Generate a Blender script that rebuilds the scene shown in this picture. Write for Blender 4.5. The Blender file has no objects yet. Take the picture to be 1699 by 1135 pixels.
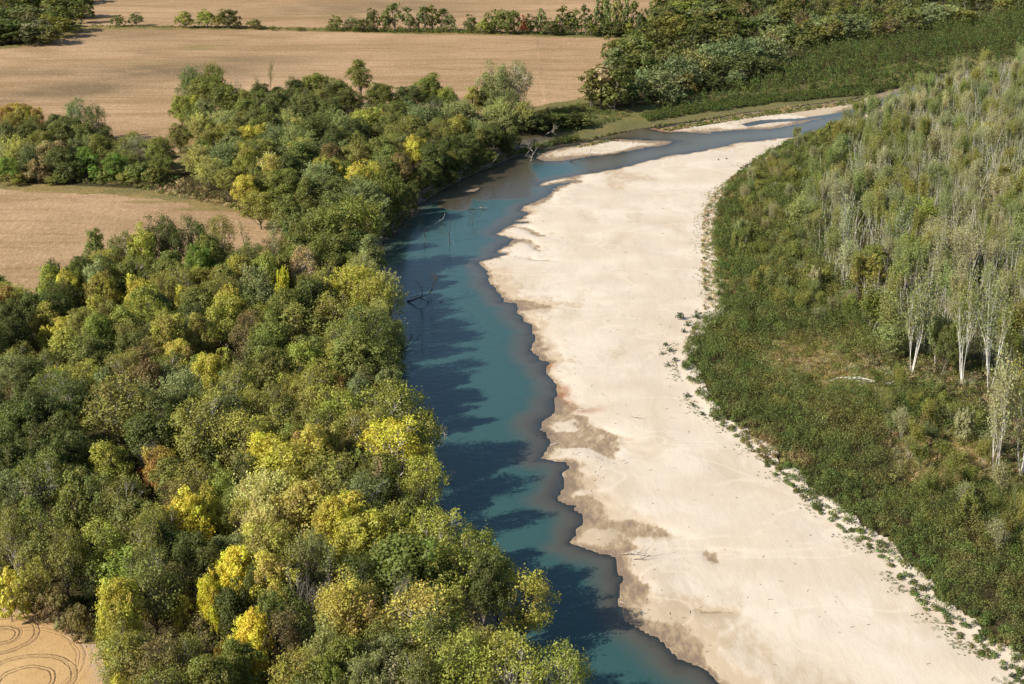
import bpy, math, numpy as np
from mathutils import Vector
R = math.radians
PI = math.pi
scene = bpy.context.scene
C = scene.collection

# ---------------------------------------------------------------- camera, sky, sun, exposure
H_CAM, F_PX, TH = 135.0, 2600.0, math.atan(867.5 / 2600.0)
cam_d = bpy.data.cameras.new('camera')
cam = bpy.data.objects.new('camera', cam_d)
C.objects.link(cam)
cam.location = (0, 0, H_CAM)
cam.rotation_euler = (PI / 2 - TH, 0, 0)
cam_d.sensor_width = 36.0
cam_d.lens = F_PX / 1699.0 * 36.0
cam_d.clip_start = 1.0
cam_d.clip_end = 12000.0
scene.camera = cam
SUN_EL, SUN_AZ = R(33.0), R(58.0)          # azimuth: the direction the light travels, from +y towards +x
world = bpy.data.worlds.new("World")
scene.world = world
world.use_nodes = True
nt = world.node_tree
sky = nt.nodes.new('ShaderNodeTexSky')
sky.sky_type = 'NISHITA'
sky.sun_disc = False
sky.sun_elevation = SUN_EL
sky.sun_rotation = SUN_AZ + PI
sky.air_density = 1.0
sky.dust_density = 0.6
nt.links.new(sky.outputs[0], nt.nodes['Background'].inputs[0])
nt.nodes['Background'].inputs[1].default_value = 0.092
sd = bpy.data.lights.new('sun', 'SUN')
sun = bpy.data.objects.new('sun', sd)
C.objects.link(sun)
sd.energy = 5.0
sd.angle = R(0.55)
sd.color = (1.0, 0.925, 0.79)
dv = Vector((math.sin(SUN_AZ) * math.cos(SUN_EL), math.cos(SUN_AZ) * math.cos(SUN_EL), -math.sin(SUN_EL)))
sun.rotation_euler = dv.to_track_quat('-Z', 'Y').to_euler()
sun.location = (-150, 0, 250)
scene.view_settings.view_transform = 'Standard'
scene.view_settings.look = 'None'
scene.view_settings.exposure = 0.56
scene.view_settings.gamma = 1.0

# ---------------------------------------------------------------- helpers
def gp(px, py, z=0.0):
    """photograph pixel (1699 wide) -> point on the level plane z"""
    px = np.asarray(px, float); py = np.asarray(py, float)
    dx = (px - 849.5) / F_PX; dy = -(py - 567.5) / F_PX
    vy = math.cos(TH) + dy * math.sin(TH)
    vz = -math.sin(TH) + dy * math.cos(TH)
    t = (z - H_CAM) / vz
    return dx * t, vy * t
def ppm(py):                                   # pixels per metre on the ground at photograph row py
    return math.cos(TH) * (py + 300.0) / H_CAM
def to_px(x, y, z):
    d = y * math.cos(TH) + (H_CAM - z) * math.sin(TH)
    dn = -y * math.sin(TH) + (H_CAM - z) * math.cos(TH)
    return 849.5 + F_PX * x / d, 567.5 + F_PX * dn / d
def poly(pts, z=0.0, world_tail=()):
    a = np.array(pts, float)
    x, y = gp(a[:, 0], a[:, 1], z)
    w = np.stack([x, y], 1)
    return np.vstack([w, np.array(world_tail, float)]) if len(world_tail) else w
def inside(X, Y, P):
    r = np.zeros(X.shape, bool)
    n = len(P)
    for i in range(n):
        x0, y0 = P[i]; x1, y1 = P[(i + 1) % n]
        if y0 == y1: continue
        c = (y0 > Y) != (y1 > Y)
        r ^= c & (X < (x1 - x0) * (Y - y0) / (y1 - y0) + x0)
    return r
def dist(X, Y, P, closed=True, cap=60.0):
    d2 = np.full(X.shape, cap * cap)
    n = len(P)
    for i in range(n if closed else n - 1):
        x0, y0 = P[i]; x1, y1 = P[(i + 1) % n]
        m = (X > min(x0, x1) - cap) & (X < max(x0, x1) + cap) & (Y > min(y0, y1) - cap) & (Y < max(y0, y1) + cap)
        if not m.any(): continue
        xx = X[m]; yy = Y[m]
        ex, ey = x1 - x0, y1 - y0
        L = ex * ex + ey * ey + 1e-9
        t = np.clip(((xx - x0) * ex + (yy - y0) * ey) / L, 0, 1)
        q = (xx - x0 - t * ex) ** 2 + (yy - y0 - t * ey) ** 2
        d2[m] = np.minimum(d2[m], q)
    return np.sqrt(d2)
_lat = np.random.RandomState(5).rand(512, 512)
def vn(x, y, s, k=0):
    u = np.asarray(x) / s + 37.3 * k; v = np.asarray(y) / s + 91.7 * k
    i = np.floor(u).astype(int); j = np.floor(v).astype(int)
    f = u - i; g = v - j
    f = f * f * (3 - 2 * f); g = g * g * (3 - 2 * g)
    a = _lat[i % 512, j % 512]; b = _lat[(i + 1) % 512, j % 512]
    c = _lat[i % 512, (j + 1) % 512]; d = _lat[(i + 1) % 512, (j + 1) % 512]
    return (a * (1 - f) + b * f) * (1 - g) + (c * (1 - f) + d * f) * g
def sst(a, b, x):
    t = np.clip((x - a) / (b - a), 0, 1)
    return t * t * (3 - 2 * t)
def mesh_from(name, V, Fq, attrs=None, cols=None, smooth=False):
    me = bpy.data.meshes.new(name)
    nv, nf = len(V), len(Fq)
    me.vertices.add(nv); me.vertices.foreach_set('co', np.ascontiguousarray(V, np.float32).ravel())
    k = Fq.shape[1]
    me.loops.add(nf * k); me.loops.foreach_set('vertex_index', np.ascontiguousarray(Fq, np.int32).ravel())
    me.polygons.add(nf)
    me.polygons.foreach_set('loop_start', np.arange(0, nf * k, k, dtype=np.int32))
    me.polygons.foreach_set('loop_total', np.full(nf, k, np.int32))
    if smooth: me.polygons.foreach_set('use_smooth', np.ones(nf, bool))
    for n, a in (attrs or {}).items():
        at = me.attributes.new(n, 'FLOAT', 'POINT'); at.data.foreach_set('value', np.ascontiguousarray(a, np.float32))
    for n, a in (cols or {}).items():
        at = me.attributes.new(n, 'FLOAT_COLOR', 'POINT')
        b = np.ones((nv, 4), np.float32); b[:, :3] = a
        at.data.foreach_set('color', b.ravel())
    me.update(calc_edges=True)
    return me
def link(name, me, mat, parent=None):
    o = bpy.data.objects.new(name, me)
    if mat and not me.materials: me.materials.append(mat)
    C.objects.link(o)
    if parent: o.parent = parent
    return o
def tag(o, label=None, cat=None, group=None, kind=None):
    if label: o['label'] = label
    if cat: o['category'] = cat
    if group: o['group'] = group
    if kind: o['kind'] = kind
    return o
def empty(name, loc, rz=0.0):
    o = bpy.data.objects.new(name, None); C.objects.link(o)
    o.location = loc; o.rotation_euler = (0, 0, rz); o.empty_display_size = 0.5
    return o

# ---------------------------------------------------------------- materials
class NT:
    def __init__(s, name):
        s.m = bpy.data.materials.new(name); s.m.use_nodes = True
        s.t = s.m.node_tree; s.t.nodes.clear()
        s.out = s.t.nodes.new('ShaderNodeOutputMaterial')
    def n(s, k, **kw):
        x = s.t.nodes.new('ShaderNode' + k)
        for a, b in kw.items(): setattr(x, a, b)
        return x
    def l(s, a, b): s.t.links.new(a, b)
    def put(s, sock, v):
        if v is None: return
        if hasattr(v, 'is_linked') or hasattr(v, 'links'): s.l(v, sock)
        else: sock.default_value = v
    def math(s, op, a, b=None, c=None, clamp=False):
        x = s.n('Math', operation=op, use_clamp=clamp)
        s.put(x.inputs[0], a); s.put(x.inputs[1], b); s.put(x.inputs[2], c)
        return x.outputs[0]
    def attr(s, name, out='Fac'): return s.n('Attribute', attribute_name=name).outputs[out]
    def noise(s, scale, detail=3, rough=0.55, vec=None, dist=0.0):
        x = s.n('TexNoise'); x.inputs['Scale'].default_value = scale; x.inputs['Detail'].default_value = detail
        x.inputs['Roughness'].default_value = rough; x.inputs['Distortion'].default_value = dist
        s.put(x.inputs['Vector'], vec if vec is not None else s.pos())
        return x.outputs['Fac']
    def pos(s):
        if not hasattr(s, '_p'): s._p = s.n('NewGeometry').outputs['Position']
        return s._p
    def mapped(s, sc, rot=(0, 0, 0)):
        x = s.n('Mapping'); s.l(s.pos(), x.inputs['Vector']); x.inputs['Scale'].default_value = sc; x.inputs['Rotation'].default_value = rot
        return x.outputs[0]
    def mix(s, f, a, b, mode='MIX'):
        x = s.n('Mix', data_type='RGBA', blend_type=mode)
        s.put(x.inputs[0], f)
        for sock, v in ((x.inputs[6], a), (x.inputs[7], b)):
            if isinstance(v, tuple) and len(v) == 3: v = (*v, 1.0)
            s.put(sock, v)
        return x.outputs[2]
    def ramp(s, f, a, b):                       # smooth 0..1 between a and b
        x = s.n('MapRange', interpolation_type='SMOOTHSTEP'); s.put(x.inputs[0], f)
        x.inputs[1].default_value = a; x.inputs[2].default_value = b
        return x.outputs[0]
    def bump(s, h, dist, strength=1.0):
        x = s.n('Bump'); s.l(h, x.inputs['Height']); x.inputs['Distance'].default_value = dist; x.inputs['Strength'].default_value = strength
        return x.outputs[0]
    def diffuse(s, col, bump=None, rough=1.0, spec=0.0):
        x = s.n('BsdfPrincipled'); s.put(x.inputs['Base Color'], col if not (isinstance(col, tuple) and len(col) == 3) else (*col, 1))
        x.inputs['Roughness'].default_value = rough if not hasattr(rough, 'links') else 0.9
        if hasattr(rough, 'links'): s.l(rough, x.inputs['Roughness'])
        x.inputs['Specular IOR Level'].default_value = spec
        if bump is not None: s.l(bump, x.inputs['Normal'])
        s.l(x.outputs[0], s.out.inputs[0])
        return x

def leaf_material(name, per_point=False, sheen=0.022):
    t = NT(name)
    if per_point:
        base = t.attr('col', 'Color'); tipf = None
    else:
        oi = t.n('ObjectInfo'); base = oi.outputs['Color']
        tipf = t.math('MULTIPLY', t.ramp(t.math('ADD', t.math('MULTIPLY', t.attr('tip'), 0.75), t.math('ADD', t.math('MULTIPLY', t.attr('v'), 0.5), t.math('MULTIPLY', t.attr('w'), 0.25))), 0.5, 1.05), oi.outputs['Alpha'])
    v = t.attr('v'); w = t.attr('w')
    c = base
    if tipf is not None: c = t.mix(tipf, base, (0.40, 0.345, 0.05))
    hs = t.n('HueSaturation')
    t.l(c, hs.inputs['Color'])
    t.l(t.math('ADD', 0.5 - 0.035, t.math('MULTIPLY', v, 0.07)), hs.inputs['Hue'])
    t.l(t.math('ADD', 1.0, t.math('ADD', t.math('MULTIPLY', v, 0.6), t.math('MULTIPLY', w, 0.9))), hs.inputs['Value'])
    hs.inputs['Saturation'].default_value = 0.98
    d = t.n('BsdfDiffuse'); t.l(hs.outputs[0], d.inputs[0])
    tr = t.n('BsdfTranslucent')
    tc = t.mix(0.5, hs.outputs[0], (1.0, 0.9, 0.35), 'MULTIPLY'); t.l(tc, tr.inputs[0])
    m1 = t.n('MixShader'); m1.inputs[0].default_value = 0.42
    t.l(d.outputs[0], m1.inputs[1]); t.l(tr.outputs[0], m1.inputs[2])
    g = t.n('BsdfGlossy'); g.inputs['Roughness'].default_value = 0.6; g.inputs[0].default_value = (1, 1, 1, 1)
    m2 = t.n('MixShader'); m2.inputs[0].default_value = sheen
    t.l(m1.outputs[0], m2.inputs[1]); t.l(g.outputs[0], m2.inputs[2])
    t.l(m2.outputs[0], t.out.inputs[0])
    return t.m
M = {}
M['leaf'] = leaf_material('tree foliage')
M['leafp'] = leaf_material('thicket foliage', True, 0.015)
def bark(name, a, b, sc=1.5):
    t = NT(name)
    n = t.noise(sc, 4, vec=t.mapped((1, 1, 0.35)))
    t.diffuse(t.mix(t.ramp(n, 0.35, 0.65), a, b), rough=0.9)
    return t.m
M['bark'] = bark('grey brown bark', (0.09, 0.075, 0.058), (0.22, 0.19, 0.155))
M['pale'] = bark('pale poplar bark', (0.30, 0.27, 0.23), (0.62, 0.58, 0.52))
M['dead'] = bark('bleached dead wood', (0.20, 0.17, 0.14), (0.48, 0.43, 0.37))
M['dark'] = bark('waterlogged wood', (0.03, 0.026, 0.022), (0.10, 0.085, 0.07))
M['white'] = bark('sun bleached log', (0.55, 0.52, 0.47), (0.8, 0.77, 0.72))

def sand_material():
    t = NT('river sand')
    wet = t.attr('wet'); rust = t.attr('rust'); silt = t.attr('silt')
    n1 = t.noise(0.035, 4); n2 = t.noise(0.5, 5, 0.65, vec=t.mapped((1, 0.35, 1), (0, 0, 0.35))); n3 = t.noise(5.0, 3, 0.7)
    n4 = t.noise(0.10, 5, 0.6, vec=t.mapped((0.8, 0.28, 1), (0, 0, -0.55)), dist=0.8)
    c = t.mix(t.ramp(n1, 0.35, 0.7), (0.58, 0.485, 0.38), (0.67, 0.585, 0.48))
    c = t.mix(t.math('MULTIPLY', t.ramp(n4, 0.48, 0.72), 0.7), c, (0.52, 0.42, 0.31))
    c = t.mix(t.math('MULTIPLY', t.ramp(n2, 0.55, 0.8), 0.22), c, (0.50, 0.39, 0.28))
    c = t.mix(t.math('MULTIPLY', t.ramp(n3, 0.45, 0.75), 0.10), c, (0.40, 0.32, 0.24))
    sl = t.math('MULTIPLY', t.ramp(t.math('ADD', silt, t.math('MULTIPLY', t.math('SUBTRACT', n2, 0.5), 1.3)), 0.35, 0.8), 0.8)
    c = t.mix(sl, c, (0.46, 0.355, 0.235))
    ns = t.noise(0.8, 6, 0.75, vec=t.mapped((0.8, 0.28, 1), (0, 0, -0.5)), dist=0.15)
    wn = t.ramp(t.math('ADD', wet, t.math('MULTIPLY', t.math('SUBTRACT', ns, 0.5), 1.7)), 0.2, 1.0)
    rg = t.ramp(t.math('ABSOLUTE', t.math('SUBTRACT', t.noise(0.045, 2, 0.5, vec=t.mapped((0.7, 1.0, 1), (0, 0, -0.7)), dist=0.7), 0.5)), 0.03, 0.0)
    rg2 = t.ramp(t.math('ABSOLUTE', t.math('SUBTRACT', t.noise(0.06, 3, 0.5, vec=t.mapped((1, 0.5, 1), (0, 0, 0.6)), dist=0.9), 0.5)), 0.02, 0.0)
    c = t.mix(t.math('MULTIPLY', t.math('MULTIPLY', rg, t.ramp(n4, .35, .6)), 0.22), c, (0.84, 0.74, 0.62)); c = t.mix(t.math('MULTIPLY', t.math('MULTIPLY', rg2, t.ramp(n1, .4, .6)), 0.18), c, (0.44, 0.34, 0.235))
    c = t.mix(t.ramp(wn, 0.0, 0.55), c, (0.36, 0.265, 0.165))
    c = t.mix(t.ramp(wn, 0.5, 1.0), c, (0.235, 0.17, 0.118))
    c = t.mix(t.math('MULTIPLY', t.ramp(rust, 0.2, 0.9), 0.85), c, (0.30, 0.115, 0.045))
    rough = t.math('SUBTRACT', 0.95, t.math('MULTIPLY', wn, 0.45))
    h = t.math('ADD', t.math('MULTIPLY', n2, 0.45), t.math('ADD', t.math('MULTIPLY', n3, 0.14), t.math('MULTIPLY', rg, 0.04)))
    t.diffuse(c, t.bump(h, 0.5, 0.5), rough, 0.15)
    return t.m
def crop_material():
    t = NT('dry standing crop')
    n1 = t.noise(0.012, 3); n2 = t.noise(0.9, 4, 0.75, vec=t.mapped((1.0, 0.45, 1)))
    n3 = t.noise(0.045, 4, 0.6, vec=t.mapped((0.25, 1.0, 1), (0, 0, 0.06)), dist=0.5)
    n4 = t.noise(3.2, 3, 0.8, vec=t.mapped((1.0, 0.6, 1))); n5 = t.noise(0.22, 4, 0.65, vec=t.mapped((0.12, 1, 1), (0, 0, 0.05)))
    weed = t.attr('weed'); damp = t.attr('damp')
    n6 = t.noise(0.75, 5, 0.85, vec=t.mapped((1.0, 0.30, 1))); n7 = t.noise(0.16, 3, 0.7, vec=t.mapped((0.5, 1.0, 1), (0, 0, 0.06)))
    c = t.mix(t.ramp(n1, 0.35, 0.65), (0.42, 0.28, 0.162), (0.54, 0.365, 0.22))
    c = t.mix(t.math('MULTIPLY', t.ramp(n3, 0.45, 0.65), 0.8), c, (0.33, 0.215, 0.12))
    c = t.mix(t.math('MULTIPLY', t.ramp(n5, 0.5, 0.68), 0.65), c, (0.26, 0.185, 0.085))
    c = t.mix(t.ramp(n2, 0.30, 0.75), c, t.mix(0.5, c, (0.22, 0.135, 0.07)))
    c = t.mix(t.math('MULTIPLY', t.ramp(n4, 0.52, 0.70), 0.7), c, (0.22, 0.14, 0.075))
    c = t.mix(t.math('MULTIPLY', damp, 0.8), c, (0.20, 0.145, 0.085))
    c = t.mix(t.math('MULTIPLY', t.ramp(n6, 0.54, 0.66), t.math('ADD', 0.35, t.math('MULTIPLY', t.ramp(n7, .45, .7), 0.5))), c, (0.20, 0.135, 0.07))
    c = t.mix(t.math('MULTIPLY', t.ramp(n6, 0.46, 0.36), 0.4), c, (0.66, 0.47, 0.30))
    wf = t.math('MULTIPLY', t.ramp(t.math('ADD', weed, t.math('MULTIPLY', t.math('SUBTRACT', n5, 0.5), 2.4)), 0.4, 0.9), 0.6)
    c = t.mix(wf, c, (0.20, 0.17, 0.05))
    h = t.math('ADD', t.math('MULTIPLY', n4, 0.35), t.math('MULTIPLY', n2, 0.5))
    t.diffuse(c, t.bump(h, 0.9, 0.7))
    return t.m
def harvested_material():
    """stubble soil with turning tracks: rings about the points where the machine turned"""
    t = NT('harvested stubble')
    n2 = t.noise(1.1, 4, 0.7); n4 = t.noise(4.5, 3, 0.8); n1 = t.noise(0.08, 3)
    sx = t.n('SeparateXYZ'); t.l(t.pos(), sx.inputs[0])
    wob = t.noise(0.35, 2)
    c = t.mix(t.ramp(n1, 0.3, 0.7), (0.52, 0.335, 0.155), (0.60, 0.40, 0.195))
    c = t.mix(t.math('MULTIPLY', t.ramp(n2, 0.45, 0.75), 0.5), c, (0.36, 0.235, 0.115))
    c = t.mix(t.math('MULTIPLY', t.ramp(n4, 0.5, 0.7), 0.4), c, (0.30, 0.20, 0.10))
    tracks = None
    for (px, py, rs) in ((3, 1053, ((2.3, .2, .9), (3.0, .25, .9), (3.4, .15, .5), (5.3, .2, .8), (6.1, .22, .9), (5.7, .5, .25))),
                         (42, 1130, ((4.0, .2, .9), (4.7, .22, .9), (7.2, .2, .8), (8.1, .25, .8), (7.6, .5, .25))),
                         (12, 1106, ((12.3, .35, .4), (11.4, .2, .35), (13.6, .2, .2))), (-60, 1120, ((17.5, .25, .3),))):
        cx, cy = gp(px, py, 4.0)
        dx = t.math('SUBTRACT', sx.outputs[0], float(cx)); dy = t.math('MULTIPLY', t.math('SUBTRACT', sx.outputs[1], float(cy)), 0.92)
        d = t.math('SQRT', t.math('ADD', t.math('MULTIPLY', dx, dx), t.math('MULTIPLY', dy, dy)))
        d = t.math('ADD', d, t.math('MULTIPLY', t.math('SUBTRACT', wob, 0.5), 0.9))
        for r, w, a in rs:
            b = t.math('SUBTRACT', 1.0, t.math('DIVIDE', t.math('ABSOLUTE', t.math('SUBTRACT', d, r)), w), clamp=True)
            b = t.math('MULTIPLY', b, a)
            tracks = b if tracks is None else t.math('MAXIMUM', tracks, b)
    tr = t.math('MULTIPLY', tracks, t.math('ADD', 0.4, t.ramp(t.noise(1.6, 4, 0.8), 0.35, 0.62)), clamp=True)
    c = t.mix(t.math('MULTIPLY', tr, 0.85), c, (0.17, 0.115, 0.07))
    rim = t.attr('edge')
    c = t.mix(t.math('MULTIPLY', t.math('MULTIPLY', rim, t.ramp(n2, 0.35, 0.6)), 0.7), c, (0.42, 0.33, 0.27))
    h = t.math('SUBTRACT', t.math('MULTIPLY', n4, 0.3), t.math('MULTIPLY', tr, 0.4))
    t.diffuse(c, t.bump(h, 0.5, 0.8))
    return t.m
def ground_material():
    t = NT('woodland floor and grass')
    n1 = t.noise(0.07, 4); n2 = t.noise(0.9, 5, 0.7); n3 = t.noise(3.5, 3, 0.75)
    grass = t.attr('grass'); soil = t.attr('soil'); dry = t.attr('dry')
    floor = t.mix(t.ramp(n2, 0.35, 0.65), (0.055, 0.045, 0.025), (0.10, 0.085, 0.04))
    g = t.mix(t.ramp(n2, 0.3, 0.7), (0.11, 0.125, 0.045), (0.22, 0.20, 0.085))
    g = t.mix(dry, g, t.mix(t.ramp(n2, 0.3, 0.7), (0.22, 0.16, 0.06), (0.42, 0.30, 0.13)))
    c = t.mix(t.ramp(t.math('ADD', grass, t.math('MULTIPLY', t.math('SUBTRACT', n2, 0.5), 0.6)), 0.3, 0.7), floor, g)
    s = t.mix(t.ramp(n3, 0.35, 0.7), (0.15, 0.12, 0.09), (0.30, 0.25, 0.20))
    s = t.mix(t.ramp(n2, 0.5, 0.7), s, (0.07, 0.06, 0.045))
    c = t.mix(soil, c, s)
    c = t.mix(t.math('MULTIPLY', t.ramp(n3, 0.55, 0.75), 0.45), c, (0.05, 0.05, 0.02))
    h = t.math('ADD', n2, t.math('MULTIPLY', n3, 0.5))
    t.diffuse(c, t.bump(h, 0.8, 0.9))
    return t.m
def water_material():
    t = NT('river water')
    dep = t.attr('depth'); silt = t.attr('silt')
    n = t.noise(0.03, 3)
    c = t.mix(t.ramp(t.math('ADD', dep, t.math('MULTIPLY', t.math('SUBTRACT', n, 0.5), 0.4)), 0.15, 0.95), (0.125, 0.112, 0.086), (0.035, 0.088, 0.083))
    c = t.mix(t.math('MULTIPLY', silt, 0.9), c, (0.135, 0.108, 0.066))
    w1 = t.noise(1.4, 3, 0.6, vec=t.mapped((1, 1.6, 1), (0, 0, 0.5))); w2 = t.noise(0.35, 2, 0.5, vec=t.mapped((1, 1.5, 1), (0, 0, 0.9)))
    bm = t.bump(t.math('ADD', w1, t.math('MULTIPLY', w2, 1.5)), 0.06, 0.55)
    d = t.n('BsdfDiffuse'); t.l(c, d.inputs[0])
    tp = t.n('BsdfTransparent'); tp.inputs[0].default_value = (0.86, 0.93, 0.9, 1)
    al = t.math('SUBTRACT', 1.0, t.math('POWER', 2.718, t.math('MULTIPLY', dep, -3.0)), clamp=True)
    m1 = t.n('MixShader'); t.l(al, m1.inputs[0]); t.l(tp.outputs[0], m1.inputs[1]); t.l(d.outputs[0], m1.inputs[2])
    g = t.n('BsdfGlossy'); g.inputs['Roughness'].default_value = 0.12; t.l(bm, g.inputs['Normal'])
    fr = t.n('Fresnel'); fr.inputs[0].default_value = 1.33; t.l(bm, fr.inputs['Normal'])
    m2 = t.n('MixShader'); t.l(fr.outputs[0], m2.inputs[0]); t.l(m1.outputs[0], m2.inputs[1]); t.l(g.outputs[0], m2.inputs[2])
    t.l(m2.outputs[0], t.out.inputs[0])
    return t.m
M['sand'] = sand_material(); M['crop'] = crop_material(); M['harv'] = harvested_material()
M['ground'] = ground_material(); M['water'] = water_material()

# ---------------------------------------------------------------- the lie of the land
LB = [(1010,1400),(965,1250),(915,1150),(885,1100),(868,1078),(848,1062),(815,1045),(800,1000),(778,950),(745,895),(715,850),(702,812),(690,765),(668,705),(650,655),
      (655,600),(650,560),(641,500),(622,448),(626,420),(650,385),(690,345),(740,312),(790,287),(850,263),(905,245),(960,234),(1000,226),(1060,215),(1099,208),(1187,195),
      (1258,184),(1325,176),(1434,161),(1484,147),(1520,138),(1600,120),(1750,100),(2200,70)]
MB = [(1390,1300),(1300,1195),(1215,1140),(1150,1109),(1111,1081),(1080,1060),(1055,1039),(1034,1010),(1027,996),(1034,961),(1027,926),(1005,919),(975,910),(956,901),(967,869),(953,844),(917,830),
      (935,813),(942,790),(953,777),(942,763),(917,761),(896,760),(921,737),(908,725),(896,713),(896,698),(917,684),(921,667),(931,652),(920,635),(907,621),(914,605),(898,601),(889,582),
      (884,547),(870,536),(859,522),(861,502),(834,499),(825,479),(813,469),(804,451),(797,437),(804,432),(836,423),(843,419),(825,418),(832,409),(857,398),(829,391),(822,386),
      (850,372),(874,368),(851,369),(874,354),(865,349),(874,342),(895,331),(921,316),(919,313),(954,302),(926,305),(900,309),(890,308),(902,301),(950,293),(1020,281),(1100,262),(1180,247),
      (1247,235),(1300,229),(1322,226),(1400,206),(1432,194),(1480,168),(1530,146),(1610,123),(1750,102),(2200,72)]
VE = [(2200,74),(1750,104),(1620,125),(1535,147),(1440,193),(1330,227),(1300,237),(1240,272),(1215,293),(1187,318),(1170,350),(1166,388),(1166,440),(1172,469),(1176,515),(1140,545),(1120,585),(1127,617),(1148,663),(1177,695),(1240,738),(1311,812),
      (1388,870),(1445,908),(1480,945),(1523,1000),(1576,1040),(1629,1086),(1681,1121),(1760,1180),(1900,1280)]
BARS = [[(889,262),(903,252),(940,244),(968,238),(985,233),(1060,231),(1118,236),(1090,243),(1040,252),(1000,258),(960,264),(920,267),(895,266)],
        [(1080,214),(1110,210),(1187,196),(1258,185),(1325,177),(1434,162),(1484,148),(1500,146),(1460,166),(1427,178),(1388,191),(1346,201),(1290,213),(1222,217),(1163,220),(1110,219)],
        [(770,318),(778,312),(791,311),(786,318)],
        [(1330,222),(1400,203),(1412,206),(1350,222)]]
POOL = [(1228,206),(1262,199),(1330,196),(1390,187),(1432,178),(1400,190),(1330,200),(1280,204),(1240,210)]
SHAL = [(735,322),(790,292),(870,264),(884,300),(876,328),(800,330),(780,327),(768,346),(735,342)]
P_L = poly(LB, 0, [(4500, 5200), (-4500, 5200), (-4500, -900), (20, -900)])
P_M = poly(MB, 0, [(4500, 1000), (4500, -900), (55, -900)])
P_V = poly(VE, 1.0, [(110, -900), (4500, -900), (4500, 900)])
P_BARS = [poly(b) for b in BARS]
FIELDS = [[(-300,300),(0,314),(60,318),(195,325),(250,330),(300,338),(400,356),(470,368),(510,378),(480,404),(400,412),(300,430),(150,470),(60,500),(0,520),(-300,560)],
          [(-300,95),(0,82),(80,72),(150,50),(420,50),(700,57),(1022,62),(1005,110),(970,160),(900,172),(870,182),(800,200),(600,200),(400,180),(300,220),(290,275),(200,275),(0,230),(-300,230)],
          [(135,44),(150,-60),(1140,-60),(1095,20),(1040,52),(700,51),(560,47),(300,44)],
          [(-60,598),(0,608),(38,612),(30,624),(-60,626)]]
P_F = [poly(f, 4.0) for f in FIELDS]
HARV = [(-300,985),(-50,998),(0,1003),(60,1013),(110,1031),(148,1062),(166,1100),(178,1150),(175,1300),(120,1500),(-300,1500)]
P_H = poly(HARV, 4.0)

def axis(parts):
    a = []
    for s, e, d in parts:
        n = max(1, int(round((e - s) / d)))
        a += list(np.linspace(s, e, n + 1)[:-1])
    a.append(parts[-1][1])
    return np.array(a)
gx = axis([(-4500, -900, 300), (-900, -420, 20), (-420, -95, 1.6), (-95, 225, 0.8), (225, 420, 3), (420, 900, 20), (900, 4500, 300)])
gy = axis([(-900, 150, 60), (150, 222, 4), (222, 720, 1.0), (720, 960, 1.1), (960, 1320, 2.2), (1320, 1500, 10), (1500, 5200, 250)])
X, Y = np.meshgrid(gx, gy)
wx = X + (vn(X, Y, 3.1, 1) - .5) * 1.7 + (vn(X, Y, 9, 2) - .5) * 2.0
wy = Y + (vn(X, Y, 3.4, 3) - .5) * 2.6 + (vn(X, Y, 10, 4) - .5) * 4.0
inL = inside(wx, wy, P_L); inM = inside(wx, wy, P_M) & ~inL
dL = dist(wx, wy, P_L[:-4], False); dM = dist(wx, wy, P_M[:-3], False)
inV = inside(X + (vn(X, Y, 5, 6) - .5) * 5, Y + (vn(X, Y, 6, 7) - .5) * 6, P_V) & inM
dV = dist(X, Y, P_V[:-4], False)
farbank = sst(5, 35, X) * sst(540, 600, Y)
bank = 4.2 * sst(0.0, 4.5 + 2 * vn(X, Y, 12, 9), dL) + 0.3 * vn(X, Y, 7, 9) * sst(0, 3, dL)
bank_far = 0.25 + 1.5 * sst(0, 12, dL) + 1.8 * sst(14, 50, dL)
mid = sst(2, 30, X) * sst(520, 600, Y)
bank = bank * (1 - mid) + bank_far * mid
relief = (vn(X, Y, 14, 11) - .5) * 0.35 + (vn(X, Y * 0.5, 5, 12) - .5) * 0.14 + (vn(X, Y, 40, 13) - .5) * 0.4
sand = np.minimum(0.075 * dM, 0.40 + 0.012 * dM) + relief * sst(1, 14, dM)
sand = np.minimum(sand, 1.5)
for (px, py, a, rx, ry) in ((1062,872,.5,5,3),(1030,878,.5,6,7),(1192,921,.5,2.2,3),(1190,1015,.4,5,2.5),(1150,1050,.3,4,7),(985,735,.5,7,10),(960,690,.5,7,8),(1010,738,.35,5,5),(955,715,.35,5,7),
                            (880,383,.9,6,3),(893,408,.9,5,3),(892,430,.7,4,2.5),(888,505,.7,7,4),(1045,985,.35,3.5,12),(1068,1030,.3,4,8),(968,805,.35,5,9),(990,850,.35,6,9),(960,300,.3,9,9),(915,345,.25,6,16),
                            (905,575,.2,3,10),(890,480,.12,6,10),(1130,1070,.25,5,8),(1090,1050,.2,5,6)):
    cx, cy = gp(px, py, 0.3)
    ux_ = X - cx + (vn(X, Y, 5, 17) - .5) * 7 + (vn(X, Y, 2, 19) - .5) * 2.5; uy_ = Y - cy + (vn(X, Y, 6, 18) - .5) * 10 + .5 * ux_
    sand -= a * .8 * np.exp(-(ux_ / rx) ** 2 - (uy_ / ry) ** 2)
sand = np.maximum(sand, 0.012 * np.minimum(dM, 4) + 0.02)
veg_up = inV * (0.3 * sst(0, 5, dV) + 0.8 * sst(0, 60, dV))
ramp_sc = 0.4 * sst(0, 1.2, np.sin(X * .07 + Y * .045 + 3 * vn(X, Y, 30, 15)) )
sand = sand + veg_up
river = -np.minimum(np.minimum(0.42 * dL + 0.05, 0.105 * dM + 0.02), 2.2) - 0.25 * (vn(X, Y, 18, 16) - .3) * sst(2, 10, np.minimum(dL, dM))
river = np.minimum(river, -0.01)
Z = np.where(inL, bank, np.where(inM, sand, river))
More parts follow.
